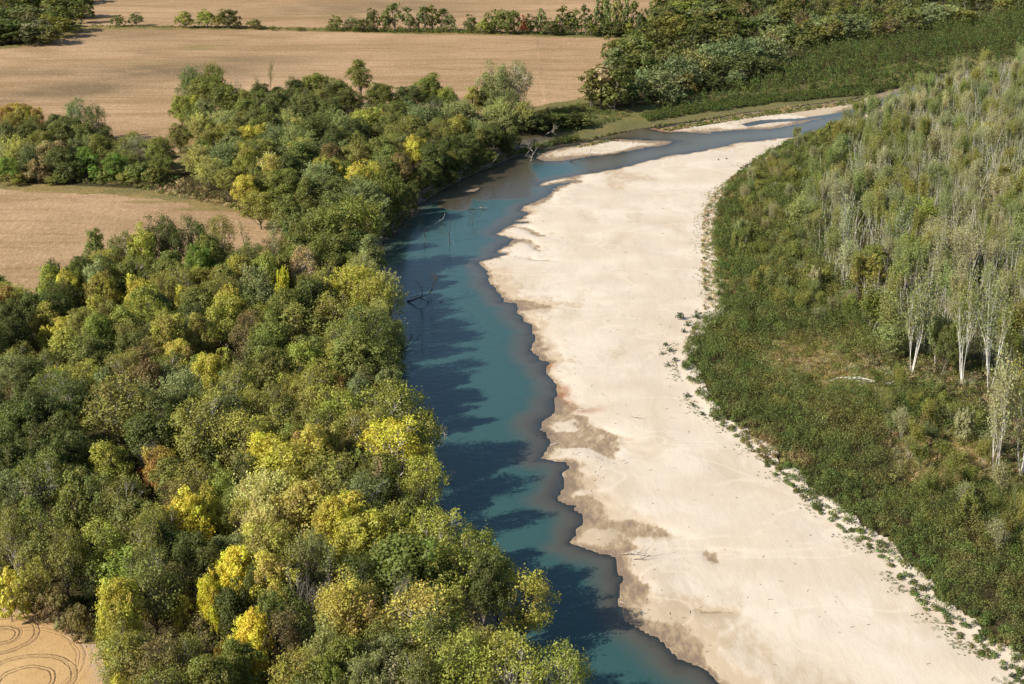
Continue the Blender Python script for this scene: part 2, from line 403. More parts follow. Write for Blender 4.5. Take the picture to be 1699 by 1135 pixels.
onbar = np.zeros(X.shape, bool)
for k, P in enumerate(P_BARS):
    i = inside(wx, wy, P); d = dist(wx, wy, P, True, 25)
    hb = np.minimum(0.022 * d, 0.12 + .0035 * d) + (vn(X, Y, 8, 21) - .5) * 0.16 * sst(.5, 5, d)
    Z = np.where(i & ~inL, np.maximum(Z, np.maximum(hb, .015)), Z)
    Z = np.where(~i & ~inL & ~inM, np.maximum(Z, -0.02 - 0.075 * d), Z)
    onbar |= i & ~inL
Pp = poly(POOL)
ip = inside(X, Y, Pp)
Z = np.where(ip, -0.10, Z)
Ps = poly(SHAL)
isx = inside(wx, wy, Ps); dsx = dist(wx, wy, Ps, True, 20)
shal = np.where(isx, 1.0, 1 - sst(0, 2.5, dsx)) * (~inL & ~inM)
Z = np.where((shal > 0) & (Z < -0.22), Z * (1 - shal) + -0.22 * shal, Z)
flatL = 4.0 + (vn(X, Y, 60, 31) - .5) * 0.8
Z = np.where(inL & (dL > 7) & (mid < .5), np.minimum(Z, 4.2) * .3 + flatL * .7, Z)

fx = 0.25 * (X[:-1, :-1] + X[1:, :-1] + X[:-1, 1:] + X[1:, 1:]); fy = 0.25 * (Y[:-1, :-1] + Y[1:, :-1] + Y[:-1, 1:] + Y[1:, 1:])
zone = np.zeros(fx.shape, np.int8)              # 0 ground 1 crop 2 harvested 3 sand 4 bed
ex = fx + (vn(fx, fy, 4, 41) - .5) * 3; ey = fy + (vn(fx, fy, 5, 42) - .5) * 5
def any4(B): return B[:-1, :-1] | B[1:, :-1] | B[:-1, 1:] | B[1:, 1:]
zf = 0.25 * (Z[:-1, :-1] + Z[1:, :-1] + Z[:-1, 1:] + Z[1:, 1:])
Lf = any4(inL); Mf = inM[:-1, :-1] & inM[1:, 1:] & inM[:-1, 1:] & inM[1:, :-1]
zone[~Lf] = 4
zone[(~Lf) & (zf > -0.02)] = 3
zone[Mf & (inV & (dV > 2.5 + 3 * vn(X, Y, 4, 44)))[:-1, :-1]] = 0
for P in P_F: zone[inside(ex, ey, P) & Lf] = 1
zone[inside(ex, ey, P_H) & Lf] = 2
# attributes
wet = np.clip(1.0 - (Z - 0.01) / 0.17, 0, 1) * np.where(Z < 0, .40, 1) * np.clip(.75 + .5 * vn(X * .8 + Y * .5, Y * .35 - X * .5, 3.0, 53), 0, 1)
rust = np.zeros(X.shape)
for (px, py, a, rx, ry) in ((934,652,1,2.6,7),(945,668,.8,3,4),(975,681,.7,7,3),(925,640,.7,3,4),(913,606,.8,3,4),(1010,677,.5,5,1.5),(1105,214,1.0,9,7),(1200,197,.6,22,5),(1150,206,.6,12,6),(880,560,.4,2,9),(898,597,.5,3,4),(1280,186,.4,22,5),(860,495,.4,8,2)):
    cx, cy = gp(px, py, 0.1)
    rust = np.maximum(rust, .75 * a * np.exp(-((X - cx) / rx) ** 2 - ((Y - cy) / ry) ** 2) * (0.6 + .8 * vn(X, Y, 2.5, 51)))
silt = np.clip(1.2 - Z / 0.45, 0, 1) * 0.55 + 0.45 * sst(.55, .8, vn(X, Y * .6, 12, 52)) * sst(.9, .3, Z)
weed = np.zeros(X.shape); damp = np.zeros(X.shape)
for (px, py, a, rx, ry) in ((100,98,.45,14,12),(30,112,.6,14,9),(60,95,.4,30,12),(340,78,.8,22,14),(500,30,.7,90,8),(400,48,.5,80,5),(330,345,.9,12,5),(250,335,.9,12,5),(100,362,.3,20,8),(300,100,.5,50,30),(560,24,.6,60,10)):
    cx, cy = gp(px, py, 4); weed = np.maximum(weed, a * np.exp(-((X - cx) / rx) ** 2 - ((Y - cy) / ry) ** 2))
for (px, py, a, rx, ry) in ((130,146,1.8,26,22),(80,155,1.5,20,15),(290,118,1.1,55,34),(210,130,.8,24,20),(170,60,.8,40,20),(60,120,.7,40,20),(420,100,.8,40,20),(620,12,.9,70,60),(160,142,.8,12,10),(640,22,.35,60,40),(250,80,.25,70,30),(10,168,.8,14,8),(440,108,.4,22,22)):
    cx, cy = gp(px, py, 4); damp = np.maximum(damp, a * np.exp(-((X - cx) / rx) ** 2 - ((Y - cy) / ry) ** 2) * (0.55 + 0.9 * vn(X, Y, 14, 55)))
edge = 1 - sst(0, 3.0, dist(X, Y, P_H, True, 8))
grass = np.zeros(X.shape)
for P in P_F: grass = np.maximum(grass, 1 - sst(8, 16, dist(X, Y, P, True, 20)))
grass = np.maximum(grass, farbank * (1 - sst(25, 45, dL)) * inL)
grass = np.maximum(grass, (1 - sst(3, 6, dist(X, Y, P_H, True, 8))))
clear = np.zeros(X.shape)
for (px, py, rx, ry) in ((1340,600,14,26),(1400,640,16,14),(1590,770,14,20),(1180,330,5,60),(1190,430,4,50)):
    cx, cy = gp(px, py, 1.5); clear = np.maximum(clear, np.exp(-((X - cx) / rx) ** 2 - ((Y - cy) / ry) ** 2))
grass = np.maximum(grass, clear)
grass = np.maximum(grass, .62 * inV * sst(130, 170, X))
dry = np.maximum(np.clip(vn(X, Y, 9, 61) * 1.2, 0, 1) * (1 - farbank * .7), clear)
soil = inL * (1 - sst(4.0, 7.5, dL)) * (1 - mid * .85)
ATT = {'wet': wet, 'rust': rust, 'silt': silt, 'weed': weed, 'damp': damp, 'edge': edge, 'grass': grass, 'dry': dry, 'soil': soil}
idx = np.arange(X.size).reshape(X.shape)
quads = np.stack([idx[:-1, :-1], idx[:-1, 1:], idx[1:, 1:], idx[1:, :-1]], -1).reshape(-1, 4)
VV = np.stack([X.ravel(), Y.ravel(), Z.ravel()], 1)
def submesh(name, mask, mat, names, V=VV, extra=None):
    q = quads[mask.ravel()]
    used = np.unique(q); remap = np.zeros(X.size, np.int32); remap[used] = np.arange(len(used))
    at = {n: ATT[n].ravel()[used] for n in names}
    if extra: at.update({n: a.ravel()[used] for n, a in extra.items()})
    o = link(name, mesh_from(name, V[used], remap[q], at, smooth=True), mat)
    tag(o, kind='structure')
    return o
submesh('ground', zone == 0, M['ground'], ('grass', 'dry', 'soil'))
submesh('crop_field', zone == 1, M['crop'], ('weed', 'damp'))
submesh('harvested_field', zone == 2, M['harv'], ('edge',))
submesh('sandbar', zone == 3, M['sand'], ('wet', 'rust', 'silt'))
submesh('riverbed', zone == 4, M['sand'], ('wet', 'rust', 'silt'))
zmin = np.minimum(np.minimum(Z[:-1, :-1], Z[1:, :-1]), np.minimum(Z[:-1, 1:], Z[1:, 1:]))
blue = np.zeros(X.shape)
WV = VV.copy(); WV[:, 2] = 0.0
siltw = np.clip(shal, 0, 1) + 0.55 * np.exp(-(dL / 6) ** 2) * sst(420, 470, Y) + 0.85 * sst(20, 34, X) * sst(500, 530, Y)
submesh('river', (zmin < 0.0) & ~((inL[:-1, :-1]) & (inL[1:, 1:])), M['water'], (), WV, {'depth': np.clip(-Z, 0, 3), 'silt': np.clip(siltw, 0, 1)})

def gz(x, y):
    i = np.clip(np.searchsorted(gx, x) - 1, 0, len(gx) - 2); j = np.clip(np.searchsorted(gy, y) - 1, 0, len(gy) - 2)
    f = (x - gx[i]) / (gx[i + 1] - gx[i]); g = (y - gy[j]) / (gy[j + 1] - gy[j])
    return (Z[j, i] * (1 - f) + Z[j, i + 1] * f) * (1 - g) + (Z[j + 1, i] * (1 - f) + Z[j + 1, i + 1] * f) * g
def is_water(x, y):
    return gz(x, y) < 0.03

# ---------------------------------------------------------------- plant shapes
def unit(a): return a / (np.linalg.norm(a, axis=-1, keepdims=True) + 1e-9)
def tubes(S, sides=5):
    """S: rows p0(3) p1(3) r0 r1 -> one mesh of tapered tubes"""
    S = np.asarray(S, float); n = len(S)
    p0, p1, r0, r1 = S[:, :3], S[:, 3:6], S[:, 6], S[:, 7]
    d = unit(p1 - p0)
    a = np.where(np.abs(d[:, 2:3]) < .9, np.array([[0, 0, 1.0]]), np.array([[1.0, 0, 0]]))
    u = unit(np.cross(d, a)); v = np.cross(d, u)
    ang = np.arange(sides) * 2 * PI / sides
    ring = u[:, None] * np.cos(ang)[None, :, None] + v[:, None] * np.sin(ang)[None, :, None]
    A = p0[:, None] + ring * r0[:, None, None]; B = p1[:, None] + ring * r1[:, None, None]
    V = np.concatenate([A, B], 1).reshape(-1, 3)
    k = np.arange(sides); k2 = (k + 1) % sides
    f = np.stack([k, k2, k2 + sides, k + sides], 1)
    F = (f[None] + (np.arange(n) * 2 * sides)[:, None, None]).reshape(-1, 4)
    return V, F
def leaves(rng, P, N, size, asp=0.62):
    """rhombic leaf sprays at P facing about N"""
    n = len(P)
    N = unit(N + rng.normal(0, .42, (n, 3)))
    t = unit(np.cross(N, rng.normal(0, 1, (n, 3)))); b = np.cross(N, t)
    s = (size * rng.uniform(.6, 1.35, n))[:, None]
    Q = np.stack([P - t * s, P - b * s * asp + N * s * .15, P + t * s, P + b * s * asp + N * s * .15], 1)
    return Q
def limb(rng, a, b, r0, r1, n=4, wob=.06):
    pts = [np.array(a, float)]
    L = np.linalg.norm(np.array(b) - a)
    for i in range(1, n + 1):
        f = i / n
        p = np.array(a) * (1 - f) + np.array(b) * f + (rng.normal(0, wob * L, 3) * (i < n))
        p[2] += .08 * L * math.sin(f * PI)
        pts.append(p)
    return [np.concatenate([pts[i], pts[i + 1], [r0 + (r1 - r0) * i / n, r0 + (r1 - r0) * (i + 1) / n]]) for i in range(n)]
def make_tree(seed, H=18., W=12., h0=.2, nl=16, rl=.27, ns=18, rs=.36, nleaf=18, leaf=.33, plume=0., top=.0, gap=.0, trunk='bark', low=.0, egg=.15, lean=.0, visible=.3, loose=0.):
    rng = np.random.RandomState(seed)
    a = W / 2; zb = H * h0; b = (H - zb) / 2; zc = zb + b
    # limbs' lobes, spread over an uneven egg
    k = np.arange(nl) + .5
    ph = k * 2.39996 + rng.uniform(0, .7, nl); cz = 1 - 1.75 * k / nl + rng.uniform(-.08, .08, nl)
    cz = np.clip(cz, -.8, .97); sr = np.sqrt(1 - cz * cz)
    rad = rng.uniform(.42, .92, nl)
    wid = 1 + egg * (-cz) - top * np.clip(cz, 0, 1)
    Lc = np.stack([a * rad * sr * wid * np.cos(ph), a * rad * sr * wid * np.sin(ph), zc + b * (rad * .95) * cz], 1)
    Lc[:, 0] += lean * (Lc[:, 2] - zb) / H * W
    Lr = rl * W * rng.uniform(.65, 1.2, nl)
    # heart of the crown so it is not hollow
    ni = max(2, nl // 5)
    Li = np.stack([rng.normal(0, a * .22, ni), rng.normal(0, a * .22, ni), zc + rng.uniform(-.45, .45, ni) * b], 1)
    Lc = np.vstack([Lc, Li]); Lr = np.concatenate([Lr, np.full(ni, rl * W)])
    cen = np.array([0, 0, zc - b * .25])
    Q = []; v = []; w = []; tip = []
    S = []
    for li in range(len(Lc)):
        if rng.rand() < gap: continue
        c, r = Lc[li], Lr[li]
        n = max(4, int(ns * (r / (rl * W)) ** 1.5))
        d = unit(rng.normal(0, 1, (n, 3)) + unit(c - cen) * .75 + np.array([0, 0, .35]))
        sc = c + d * r * rng.uniform(.55, 1.05, (n, 1)) * np.array([1, 1, .85])
        lobev = rng.rand()
        for q in range(n):
            m = int(nleaf * rng.uniform(.35, 1.5))
            rr = rs * r * rng.uniform(.7, 1.25)
            if plume > 0:
                ax = unit(d[q] + np.array([0, 0, .5]) + rng.normal(0, .25, 3))
                f = rng.uniform(-.5, 1, m)
                e = rng.normal(0, 1, (m, 3)); e -= (e @ ax)[:, None] * ax; e = unit(e)
                P = sc[q] + ax * (f * rr * (1.0 + plume))[:, None] + e * (rr * .62 * (1.15 - np.clip(f, 0, 1)))[:, None] * rng.uniform(.5, 1, (m, 1))
                N = e * .8 + ax * .4
            else:
                e = unit(rng.normal(0, 1, (m, 3)) + d[q] * .5 + np.array([0, 0, .3]))
                P = sc[q] + e * rr * rng.uniform(.55, 1.0, (m, 1))
                N = e * .7 + d[q] * .45
            P = P + rng.normal(0, loose, P.shape) * (rng.rand(m, 1) < .5)
            Q.append(leaves(rng, P, N, leaf))
            sv = .5 * lobev + .5 * rng.rand()
            v.append(np.full(m, sv)); w.append(rng.rand(m))
            tz = (P[:, 2] - zb) / (H - zb)
            tip.append(np.clip(.55 * tz + .3 * rng.rand() + .25 * lobev, 0, 1))
            if visible > 0 and rng.rand() < visible:
                S += limb(rng, c * .75 + cen * .25, sc[q], .045, .015, 2, .05)
        # limb from the trunk
        zj = zb * .6 + (c[2] - zb) * rng.uniform(.15, .5)
        j = np.array([lean * W * max(0, zj - zb) / H, 0, max(.15 * H * .5, zj)])
        S += limb(rng, j, c, .012 * H * .55, .05, 4, .05)
    r0 = .016 * H
    for i in range(5):
        z0, z1 = i / 5 * zc, (i + 1) / 5 * zc
        S.append(np.array([rng.normal(0, .05), rng.normal(0, .05), z0, lean * W * max(0, z1 - zb) / H, rng.normal(0, .05), z1, r0 * (1.25 if i == 0 else 1) * (1 - i * .13), r0 * (1 - (i + 1) * .13)]))
    Q = np.concatenate(Q); v = np.concatenate(v); w = np.concatenate(w); tip = np.concatenate(tip)
    F = np.arange(len(Q) * 4).reshape(-1, 4)
    rr_ = np.hypot(Q[:, 0, 0], Q[:, 0, 1]); W = 2 * np.percentile(rr_, 93); H = np.percentile(Q[:, 0, 2], 99.3)
    cr = mesh_from('crown', Q.reshape(-1, 3), F, {'v': np.repeat(v, 4), 'w': np.repeat(w, 4), 'tip': np.repeat(tip, 4)})
    tv, tf = tubes(S)
    tk = mesh_from('trunk', tv, tf, smooth=True)
    cr.materials.append(M['leaf']); tk.materials.append(M[trunk])
    return dict(H=H, W=W, crown=cr, trunk=tk)
def grow(rng, p, d, L, r, lev, S, T, up=.25, spread=.5, kids=(3, 5), seg=3):
    pts = [p]
    for i in range(seg):
        d = unit(d + rng.normal(0, .10, 3) + np.array([0, 0, up * .3]))
        q = pts[-1] + d * L / seg
        S.append(np.concatenate([pts[-1], q, [r * (1 - .22 * i), r * (1 - .22 * (i + 1))]]))
        pts.append(q)
    if lev == 0:
        T.append(pts); return
    for k in range(rng.randint(*kids)):
        f = rng.uniform(.35, 1.0); i = min(seg - 1, int(f * seg)); b = pts[i] * (1 - (f * seg - i)) + pts[i + 1] * (f * seg - i)
        nd = unit(d + rng.normal(0, spread, 3) + np.array([0, 0, up]))
        grow(rng, b, nd, L * rng.uniform(.5, .75), r * .5, lev - 1, S, T, up, spread, kids, seg)
def make_fan(seed, H=17., stems=4, spread=.22, leafn=9, leaf=.24, trunk='pale', lev=2, kids=(4, 7), puff=.75, r=.13, crown=True, up=.55, wide=.30):
    """several pale stems rising from one foot, thin leaves about the upper branches"""
    rng = np.random.RandomState(seed)
    S = []; T = []
    for s in range(stems):
        ph = rng.uniform(0, 2 * PI)
        d = unit(np.array([math.cos(ph) * spread, math.sin(ph) * spread, 1.0]))
        grow(rng, np.array([math.cos(ph) * .25, math.sin(ph) * .25, 0]), d, H * rng.uniform(.48, .62), r * rng.uniform(.7, 1.1), lev, S, T, up, wide, kids)
    S = np.array(S); zt = S[:, 5].max(); k = H / zt
    S[:, :6] *= k
    tv, tf = tubes(S, 4); tk = mesh_from('trunk', tv, tf, smooth=True); tk.materials.append(M[trunk])
    out = dict(H=H, W=float(np.abs(S[:, 3:5]).max()) * 2, trunk=tk)
    if crown:
        Q = []; v = []; w = []; tip = []
        for pts in T:
            sv = rng.rand()
            for p in pts[1:]:
                m = rng.poisson(leafn)
                if m == 0: continue
                P = p * k + rng.normal(0, puff, (m, 3)) * np.array([.7, .7, 1.1])
                Q.append(leaves(rng, P, rng.normal(0, .6, (m, 3)) + np.array([-.3, -.3, .5]), leaf)); v.append(np.full(m, sv)); w.append(rng.rand(m)); tip.append(P[:, 2] / H)
        Q = np.concatenate(Q); v = np.concatenate(v); w = np.concatenate(w); tip = np.clip(np.concatenate(tip), 0, 1)
        cr = mesh_from('crown', Q.reshape(-1, 3), np.arange(len(Q) * 4).reshape(-1, 4), {'v': np.repeat(v, 4), 'w': np.repeat(w, 4), 'tip': np.repeat(tip, 4)})
        cr.materials.append(M['leaf']); out['crown'] = cr
    return out

PR = {
 'R': [make_tree(s, nl=26, ns=17, nleaf=26, leaf=.235, h0=.06, rl=.20, rs=.42, W=11, H=17, loose=.35) for s in (11, 12, 13, 14, 15)],
 'P': [make_tree(s, nl=26, ns=14, nleaf=30, leaf=.235, plume=1.1, loose=.2, rs=.42, rl=.21, h0=.06, H=17) for s in (21, 22, 23, 24)],
 'O': [make_tree(s, nl=28, ns=12, nleaf=19, leaf=.22, rl=.175, rs=.46, loose=.6, egg=.0, visible=.6, gap=.05, h0=.12, trunk='pale' if s % 2 else 'bark') for s in (31, 32, 33, 34, 35, 36)],
 'T': [make_tree(s, H=18, W=7.5, nl=22, ns=15, nleaf=22, leaf=.23, rl=.25, loose=.35, top=.45, h0=.05, egg=.3) for s in (41, 42, 43)],
 'S': [make_tree(s, H=7, W=7, nl=12, ns=15, nleaf=24, leaf=.24, rl=.26, rs=.4, h0=.02, egg=.25) for s in (51, 52, 53)],
 'r': [make_tree(s, nl=15, ns=10, nleaf=13, leaf=.55, rl=.24, h0=.0, visible=.0) for s in (61, 62, 63, 64)],
 'p': [make_tree(s, nl=19, ns=9, nleaf=13, leaf=.5, rl=.22, plume=1.2, rs=.5, h0=.0, visible=.0) for s in (71, 72, 73)],
 't': [make_tree(s, H=18, W=7.5, nl=12, ns=9, nleaf=11, leaf=.5, rl=.28, top=.6, h0=.0, egg=.3, visible=.0) for s in (81, 82, 83)],
 'F': [make_fan(s, stems=5, spread=.24, leafn=9.0, leaf=.21, r=.11) for s in (91, 92, 93)],
 'G': [make_fan(s, stems=3, spread=.11, leafn=21, leaf=.25, r=.075, puff=.8, kids=(4, 6)) for s in (101, 102, 103, 104, 105)],
 'B': [make_fan(s, stems=4, spread=.55, lev=3, kids=(4, 6), crown=False, trunk='dead', H=14, r=.15, up=.22, wide=.55) for s in (111, 112, 113)],
 'W': [make_fan(s, stems=5, spread=.26, leafn=8, leaf=.20, r=.095, trunk='white', lev=2, kids=(3, 6), puff=.7) for s in (131, 132)],
 'N': [make_fan(s, stems=1, spread=.05, lev=3, kids=(3, 6), leafn=2.2, leaf=.2, trunk='bark', H=15, r=.17, puff=.5) for s in (121, 122)],
}
COL = {  # leaf reflectance and how far the tips have yellowed
 'dg': ((.056, .070, .014), .05), 'te': ((.078, .094, .026), .12), 'gr': ((.078, .100, .018), .14), 'vg': ((.10, .16, .02), .05), 'si': ((.14, .17, .072), .14),
 'sy': ((.19, .21, .08), .35), 'ol': ((.122, .122, .027), .12), 'go': ((.094, .110, .023), .10), 'yo': ((.145, .143, .028), .28), 'yg': ((.128, .160, .026), .32),
 'ye': ((.20, .205, .028), .62), 'by': ((.40, .37, .022), .5), 'gd': ((.20, .175, .045), .5), 'or': ((.19, .115, .032), .3), 'br': ((.115, .090, .036), .12), 'gy': ((.185, .18, .092), .06),
 'rd': ((.36, .08, .03), .0), 'py': ((.40, .38, .15), .3), 'gg': ((.122, .140, .048), .06), 'tn': ((.26, .20, .10), .1)}
CN = {'dg': 'dark green', 'te': 'deep bluish green', 'gr': 'plain green', 'vg': 'vivid green', 'si': 'silvery green', 'sy': 'silvery green yellow-tipped', 'ol': 'olive', 'go': 'dull olive green',
      'yo': 'yellowish olive', 'yg': 'yellow-green', 'ye': 'yellow', 'by': 'bright yellow', 'gd': 'golden', 'or': 'orange', 'br': 'brown', 'gy': 'greyish', 'rd': 'red', 'py': 'pale yellow', 'gg': 'grey-green', 'tn': 'tan'}
TN = {'R': 'round-crowned', 'P': 'plumed', 'O': 'open-crowned', 'T': 'narrow', 'S': 'low bushy', 'r': 'round-crowned', 'p': 'plumed', 't': 'narrow', 'F': 'white-stemmed fanned', 'G': 'slender', 'B': 'bare twiggy', 'N': 'thin half-bare', 'W': 'white-trunked'}
trees = []                                     # (x, y, h, w, type, colour, pool)
rng = np.random.RandomState(2024)
def add_top(px, py, w, h, ty, col, zg=4.0, pool='wood'):
    x, y = gp(px, py, zg + h * .97)
    x = float(x); y = float(y)
    for _ in range(14):
        if not is_water(x - 1.0, y): break
        x -= 1.0
    _, pb = to_px(x, y, 0)
    trees.append((x, y, h, w / (ppm(pb - h * ppm(pb) * .5)), ty, col, pool))
def add_base(px, pt, pb, w, ty, col, zg=4.0, pool='hedge'):
    x, y = gp(px, pb, zg)
    h = (pb - pt) / (ppm(pb) * math.cos(TH)) * 1.0
    trees.append((float(x), float(y), h * 1.08, 1.18 * w / ppm(pb), ty, col, pool))

# small wood between the fields, then the dense wood, the riverside wood (pixel of the crown's top, width in pixels, height in m)
LIST = '''
10 173 42 13 R or|38 172 36 14 R or|58 180 28 13 R or|85 190 44 14 R te|130 163 32 19 O gg|160 175 30 17 O dg|108 198 56 15 R te|145 206 40 15 R dg|173 212 32 14 R dg|165 226 48 13 R go|24 228 48 14 P sy|46 240 28 12 P si
85 234 38 13 R tn|100 246 44 12 R dg|66 218 36 13 R ol|230 228 44 13 O gy|205 230 32 12 O ol|262 231 46 13 R gr|140 258 38 9 S vg|156 276 24 6 S vg|205 250 42 10 O ol|232 270 40 8 S go|268 258 40 9 R gr|8 205 40 15 R te|40 205 40 15 R dg
120 232 30 11 R gg|10 262 36 10 R vg|60 266 36 9 S br|115 270 40 8 S dg|180 280 40 5 S gr|215 284 36 5 S ol|250 280 40 6 S ol|20 285 36 5 S ol|95 288 36 4 S go|190 255 36 11 R vg
314 113 44 19 P gg|356 108 44 20 P gr|338 130 52 17 R go|300 160 40 15 R yg|372 138 46 16 R gr|396 118 30 15 B gy|447 100 26 20 N gg|428 126 24 15 N br|430 140 38 14 R dg|490 131 28 15 R dg|460 150 44 15 R te|532 122 54 17 R gr|562 134 44 16 R te
500 158 52 15 R te|440 163 46 15 R te|598 101 34 19 T ol|578 150 36 14 R dg|362 184 52 14 P sy|330 190 38 14 P sy|384 188 34 14 R si|478 184 30 14 P sy|520 192 62 15 P te|562 188 56 15 P si|455 208 48 14 P si|490 210 58 14 P sy|350 213 42 13 R yo
410 212 34 13 R ye|296 208 34 12 R ol|330 244 62 13 P sy|370 240 48 14 P si|410 256 34 13 R yg|345 264 54 12 P sy|376 280 46 12 R ol|402 292 40 13 R ye|440 256 38 13 P py|458 260 46 13 R gd|472 284 64 14 R gr|530 270 54 14 P si|562 266 26 13 R ye
594 272 34 14 R ye|545 294 62 14 R te|600 300 62 15 P si|640 288 52 15 P gr|552 238 42 14 R br|592 238 44 14 R ol|436 232 40 12 R ol|624 230 52 15 R go|626 140 48 15 R gr|680 145 48 14 R dg|712 123 36 18 R gr|700 176 42 14 P si|746 146 34 15 R yg
760 168 48 15 P si|780 145 26 16 T yo|806 142 32 16 R gr|824 106 50 26 O gg|856 104 52 26 O gy|840 150 56 17 P gg|832 168 52 15 P sy|868 170 36 14 P sy|680 194 52 14 O ol|726 200 44 14 O ol|714 178 34 13 R dg|762 192 34 14 R yo|792 200 30 12 P si|612 180 44 14 R yg
684 226 36 15 R ye|650 230 34 14 O ol|668 258 38 14 R br|722 238 42 13 R dg|642 244 42 15 T go|700 262 36 12 R dg|745 225 40 12 R dg|780 222 36 11 R dg|820 210 36 10 R dg|480 330 56 14 R gr|430 320 50 13 R yo|500 355 50 12 S dg|560 322 60 14 R te|610 335 48 14 P si
520 160 40 15 R te|545 165 40 15 R te|420 190 40 14 R te|450 190 44 14 R te|420 290 44 12 R ol|480 258 40 14 R dg|510 235 50 14 P te|555 215 44 14 R dg|400 165 40 14 R gr|650 190 44 14 R te|665 170 44 14 R gr|590 200 44 14 R dg
554 344 112 20 P go|592 328 66 21 P yg|500 368 56 17 P go|545 392 74 16 R gr|612 358 40 17 N br|326 361 48 18 O dg|366 362 44 18 O ol|404 364 60 18 N tn|450 372 48 17 N gy|162 384 32 16 T gr|196 387 38 17 O go|226 382 44 18 R yg|266 361 46 20 O dg|292 372 36 18 O dg
345 394 52 16 R gr|320 410 42 15 R vg|410 424 54 16 R yo|440 424 38 16 R yg|502 414 42 16 O tn|420 447 58 17 P si|460 448 20 13 S by|80 444 52 15 R yg|112 452 34 15 R ye|90 438 34 15 R dg|126 437 28 16 R gr|156 440 44 16 R si|14 475 44 15 R or
50 488 44 14 R dg|95 488 48 14 R dg|166 490 44 14 R yo|182 504 38 14 R ol|225 462 34 15 R ye|242 478 54 15 R yg|300 478 32 14 R ye|80 543 32 8 S ye|130 518 52 14 R ol|166 520 42 14 R yg|222 534 48 14 O ol|280 528 62 15 R yo|330 518 44 15 R gd|150 556 62 14 O ol
300 570 54 15 R gd|232 570 54 14 R br|30 582 60 5 S gr|62 598 52 6 S ol|98 610 28 9 S by|110 640 30 8 S ye|45 615 44 9 O gg|336 588 44 14 R ye|10 560 50 7 S gr|180 440 40 14 R go|205 430 40 15 R go|10 500 44 15 R dg|20 530 50 12 R dg
578 444 80 18 P ye|640 430 56 15 P sy|612 464 56 17 P yo|660 506 40 11 P sy|510 468 64 17 R dg|480 484 62 16 R gr|370 494 64 16 R yg|442 528 54 16 R gr|500 508 62 16 T ol|560 488 62 17 O yo|600 512 74 17 O go|590 558 74 17 R go|640 540 54 14 R dg|400 564 62 15 N br
352 584 48 14 R ye|450 580 62 15 R ol|490 568 54 15 R yg|542 598 54 15 R yo|562 624 36 13 R or|602 628 46 13 R si|360 455 50 16 O ol|385 480 44 16 R ye|330 470 50 15 R go|300 440 50 15 O ol|270 455 50 15 O yo|540 440 50 17 O ol|560 540 60 16 O ol|410 520 50 15 O br|640 600 44 12 R dg
630 634 116 18 O yg|562 648 86 17 O yg|682 650 64 16 O yo|702 680 44 13 B gy|600 680 74 16 O ol|660 698 74 16 O by|702 708 46 14 O ye|510 708 64 16 R gd|546 708 46 15 R gd|450 722 66 16 R by|484 730 92 17 O ye|540 758 92 17 O yo|622 758 74 16 N tn|692 760 64 15 O yg
440 788 84 16 P py|500 800 92 16 R gd|300 618 66 16 P si|342 655 104 18 O yo|402 680 74 17 O yo|190 630 94 18 O ol|236 644 74 17 P gg|252 680 66 15 R dg|60 655 80 15 R dg|30 672 72 15 R dg|100 690 66 14 R dg|180 735 54 13 R yg|232 722 60 12 B br|406 758 46 14 R te
332 768 66 14 O yo|370 780 50 13 R yg|62 758 72 16 O go|18 786 54 16 N gg|48 790 40 16 N gy|116 788 56 16 T ol|210 784 64 16 O ol|290 800 64 13 O br|306 822 66 15 R by|345 812 40 15 R ye|150 780 54 16 O go|166 858 62 15 O yg|232 840 54 16 O yo|270 868 74 14 R dg
242 876 64 15 O ol|60 848 74 16 O go|20 848 54 16 O ol|100 878 54 15 O ol|50 928 62 12 O yo|10 946 54 10 S ye|150 934 34 8 S si|198 958 60 15 R ye|250 928 74 16 O ol|196 998 64 15 R ye|216 1038 74 15 O ol|262 1058 74 15 O br|196 1062 54 13 R ye|300 992 30 9 T gd|375 914 56 14 R by
352 950 46 13 R by|400 1014 60 14 R by|396 1058 62 13 R gr|330 1018 44 11 N br|430 878 74 15 R gd|452 918 64 15 R gd|500 925 96 15 B gy|542 898 64 15 N gg|470 1012 64 14 O br|440 1000 54 14 R gr|530 1034 66 14 P sy|582 1058 66 14 R gr|592 958 84 16 O gd|640 958 54 15 B gy
702 972 116 16 O gd|560 960 74 15 O gd|620 988 64 15 N or|600 1082 66 14 P si|650 1090 74 14 N gy|702 1085 74 15 O ol|780 1048 94 16 O yg|860 1056 104 16 O yg|930 1078 84 14 O yg|600 850 84 16 R ye|660 834 84 16 O yg|722 848 84 16 O yg|790 855 64 15 O yg|682 888 116 17 R gr
762 898 84 16 O yg|836 868 66 15 O gr|800 930 64 14 R dg|880 914 88 15 O ye|430 828 64 15 P py|562 828 64 16 R ye|350 700 50 14 R dg|420 640 60 15 O yo|470 640 60 15 O ol|520 610 60 15 O yo|380 610 54 15 O ol|250 600 54 14 R br|200 590 60 14 O ol|140 600 60 13 O yo
470 870 60 16 O yo|520 880 60 16 O gg|480 1080 70 14 O yo|350 1090 70 14 R gr|300 1060 60 13 O ol|540 1090 60 13 R yg|130 1000 40 7 S br|90 975 50 7 S br|40 965 50 6 S ol|110 1010 40 4 S br|620 900 60 15 N gg|660 930 60 15 B gy|740 980 60 14 O yo|760 1040 50 14 N ol
120 720 60 14 R dg|60 710 60 14 R dg|10 740 60 14 R dg|90 740 54 14 R dg|320 880 60 14 R dg|350 900 50 13 R dg|380 970 50 12 R dg|290 940 60 13 R br|420 940 50 12 R dg|60 830 50 15 T go|270 740 50 12 R or|230 775 20 6 S rd|410 775 20 5 S rd|360 1065 20 6 S or'''
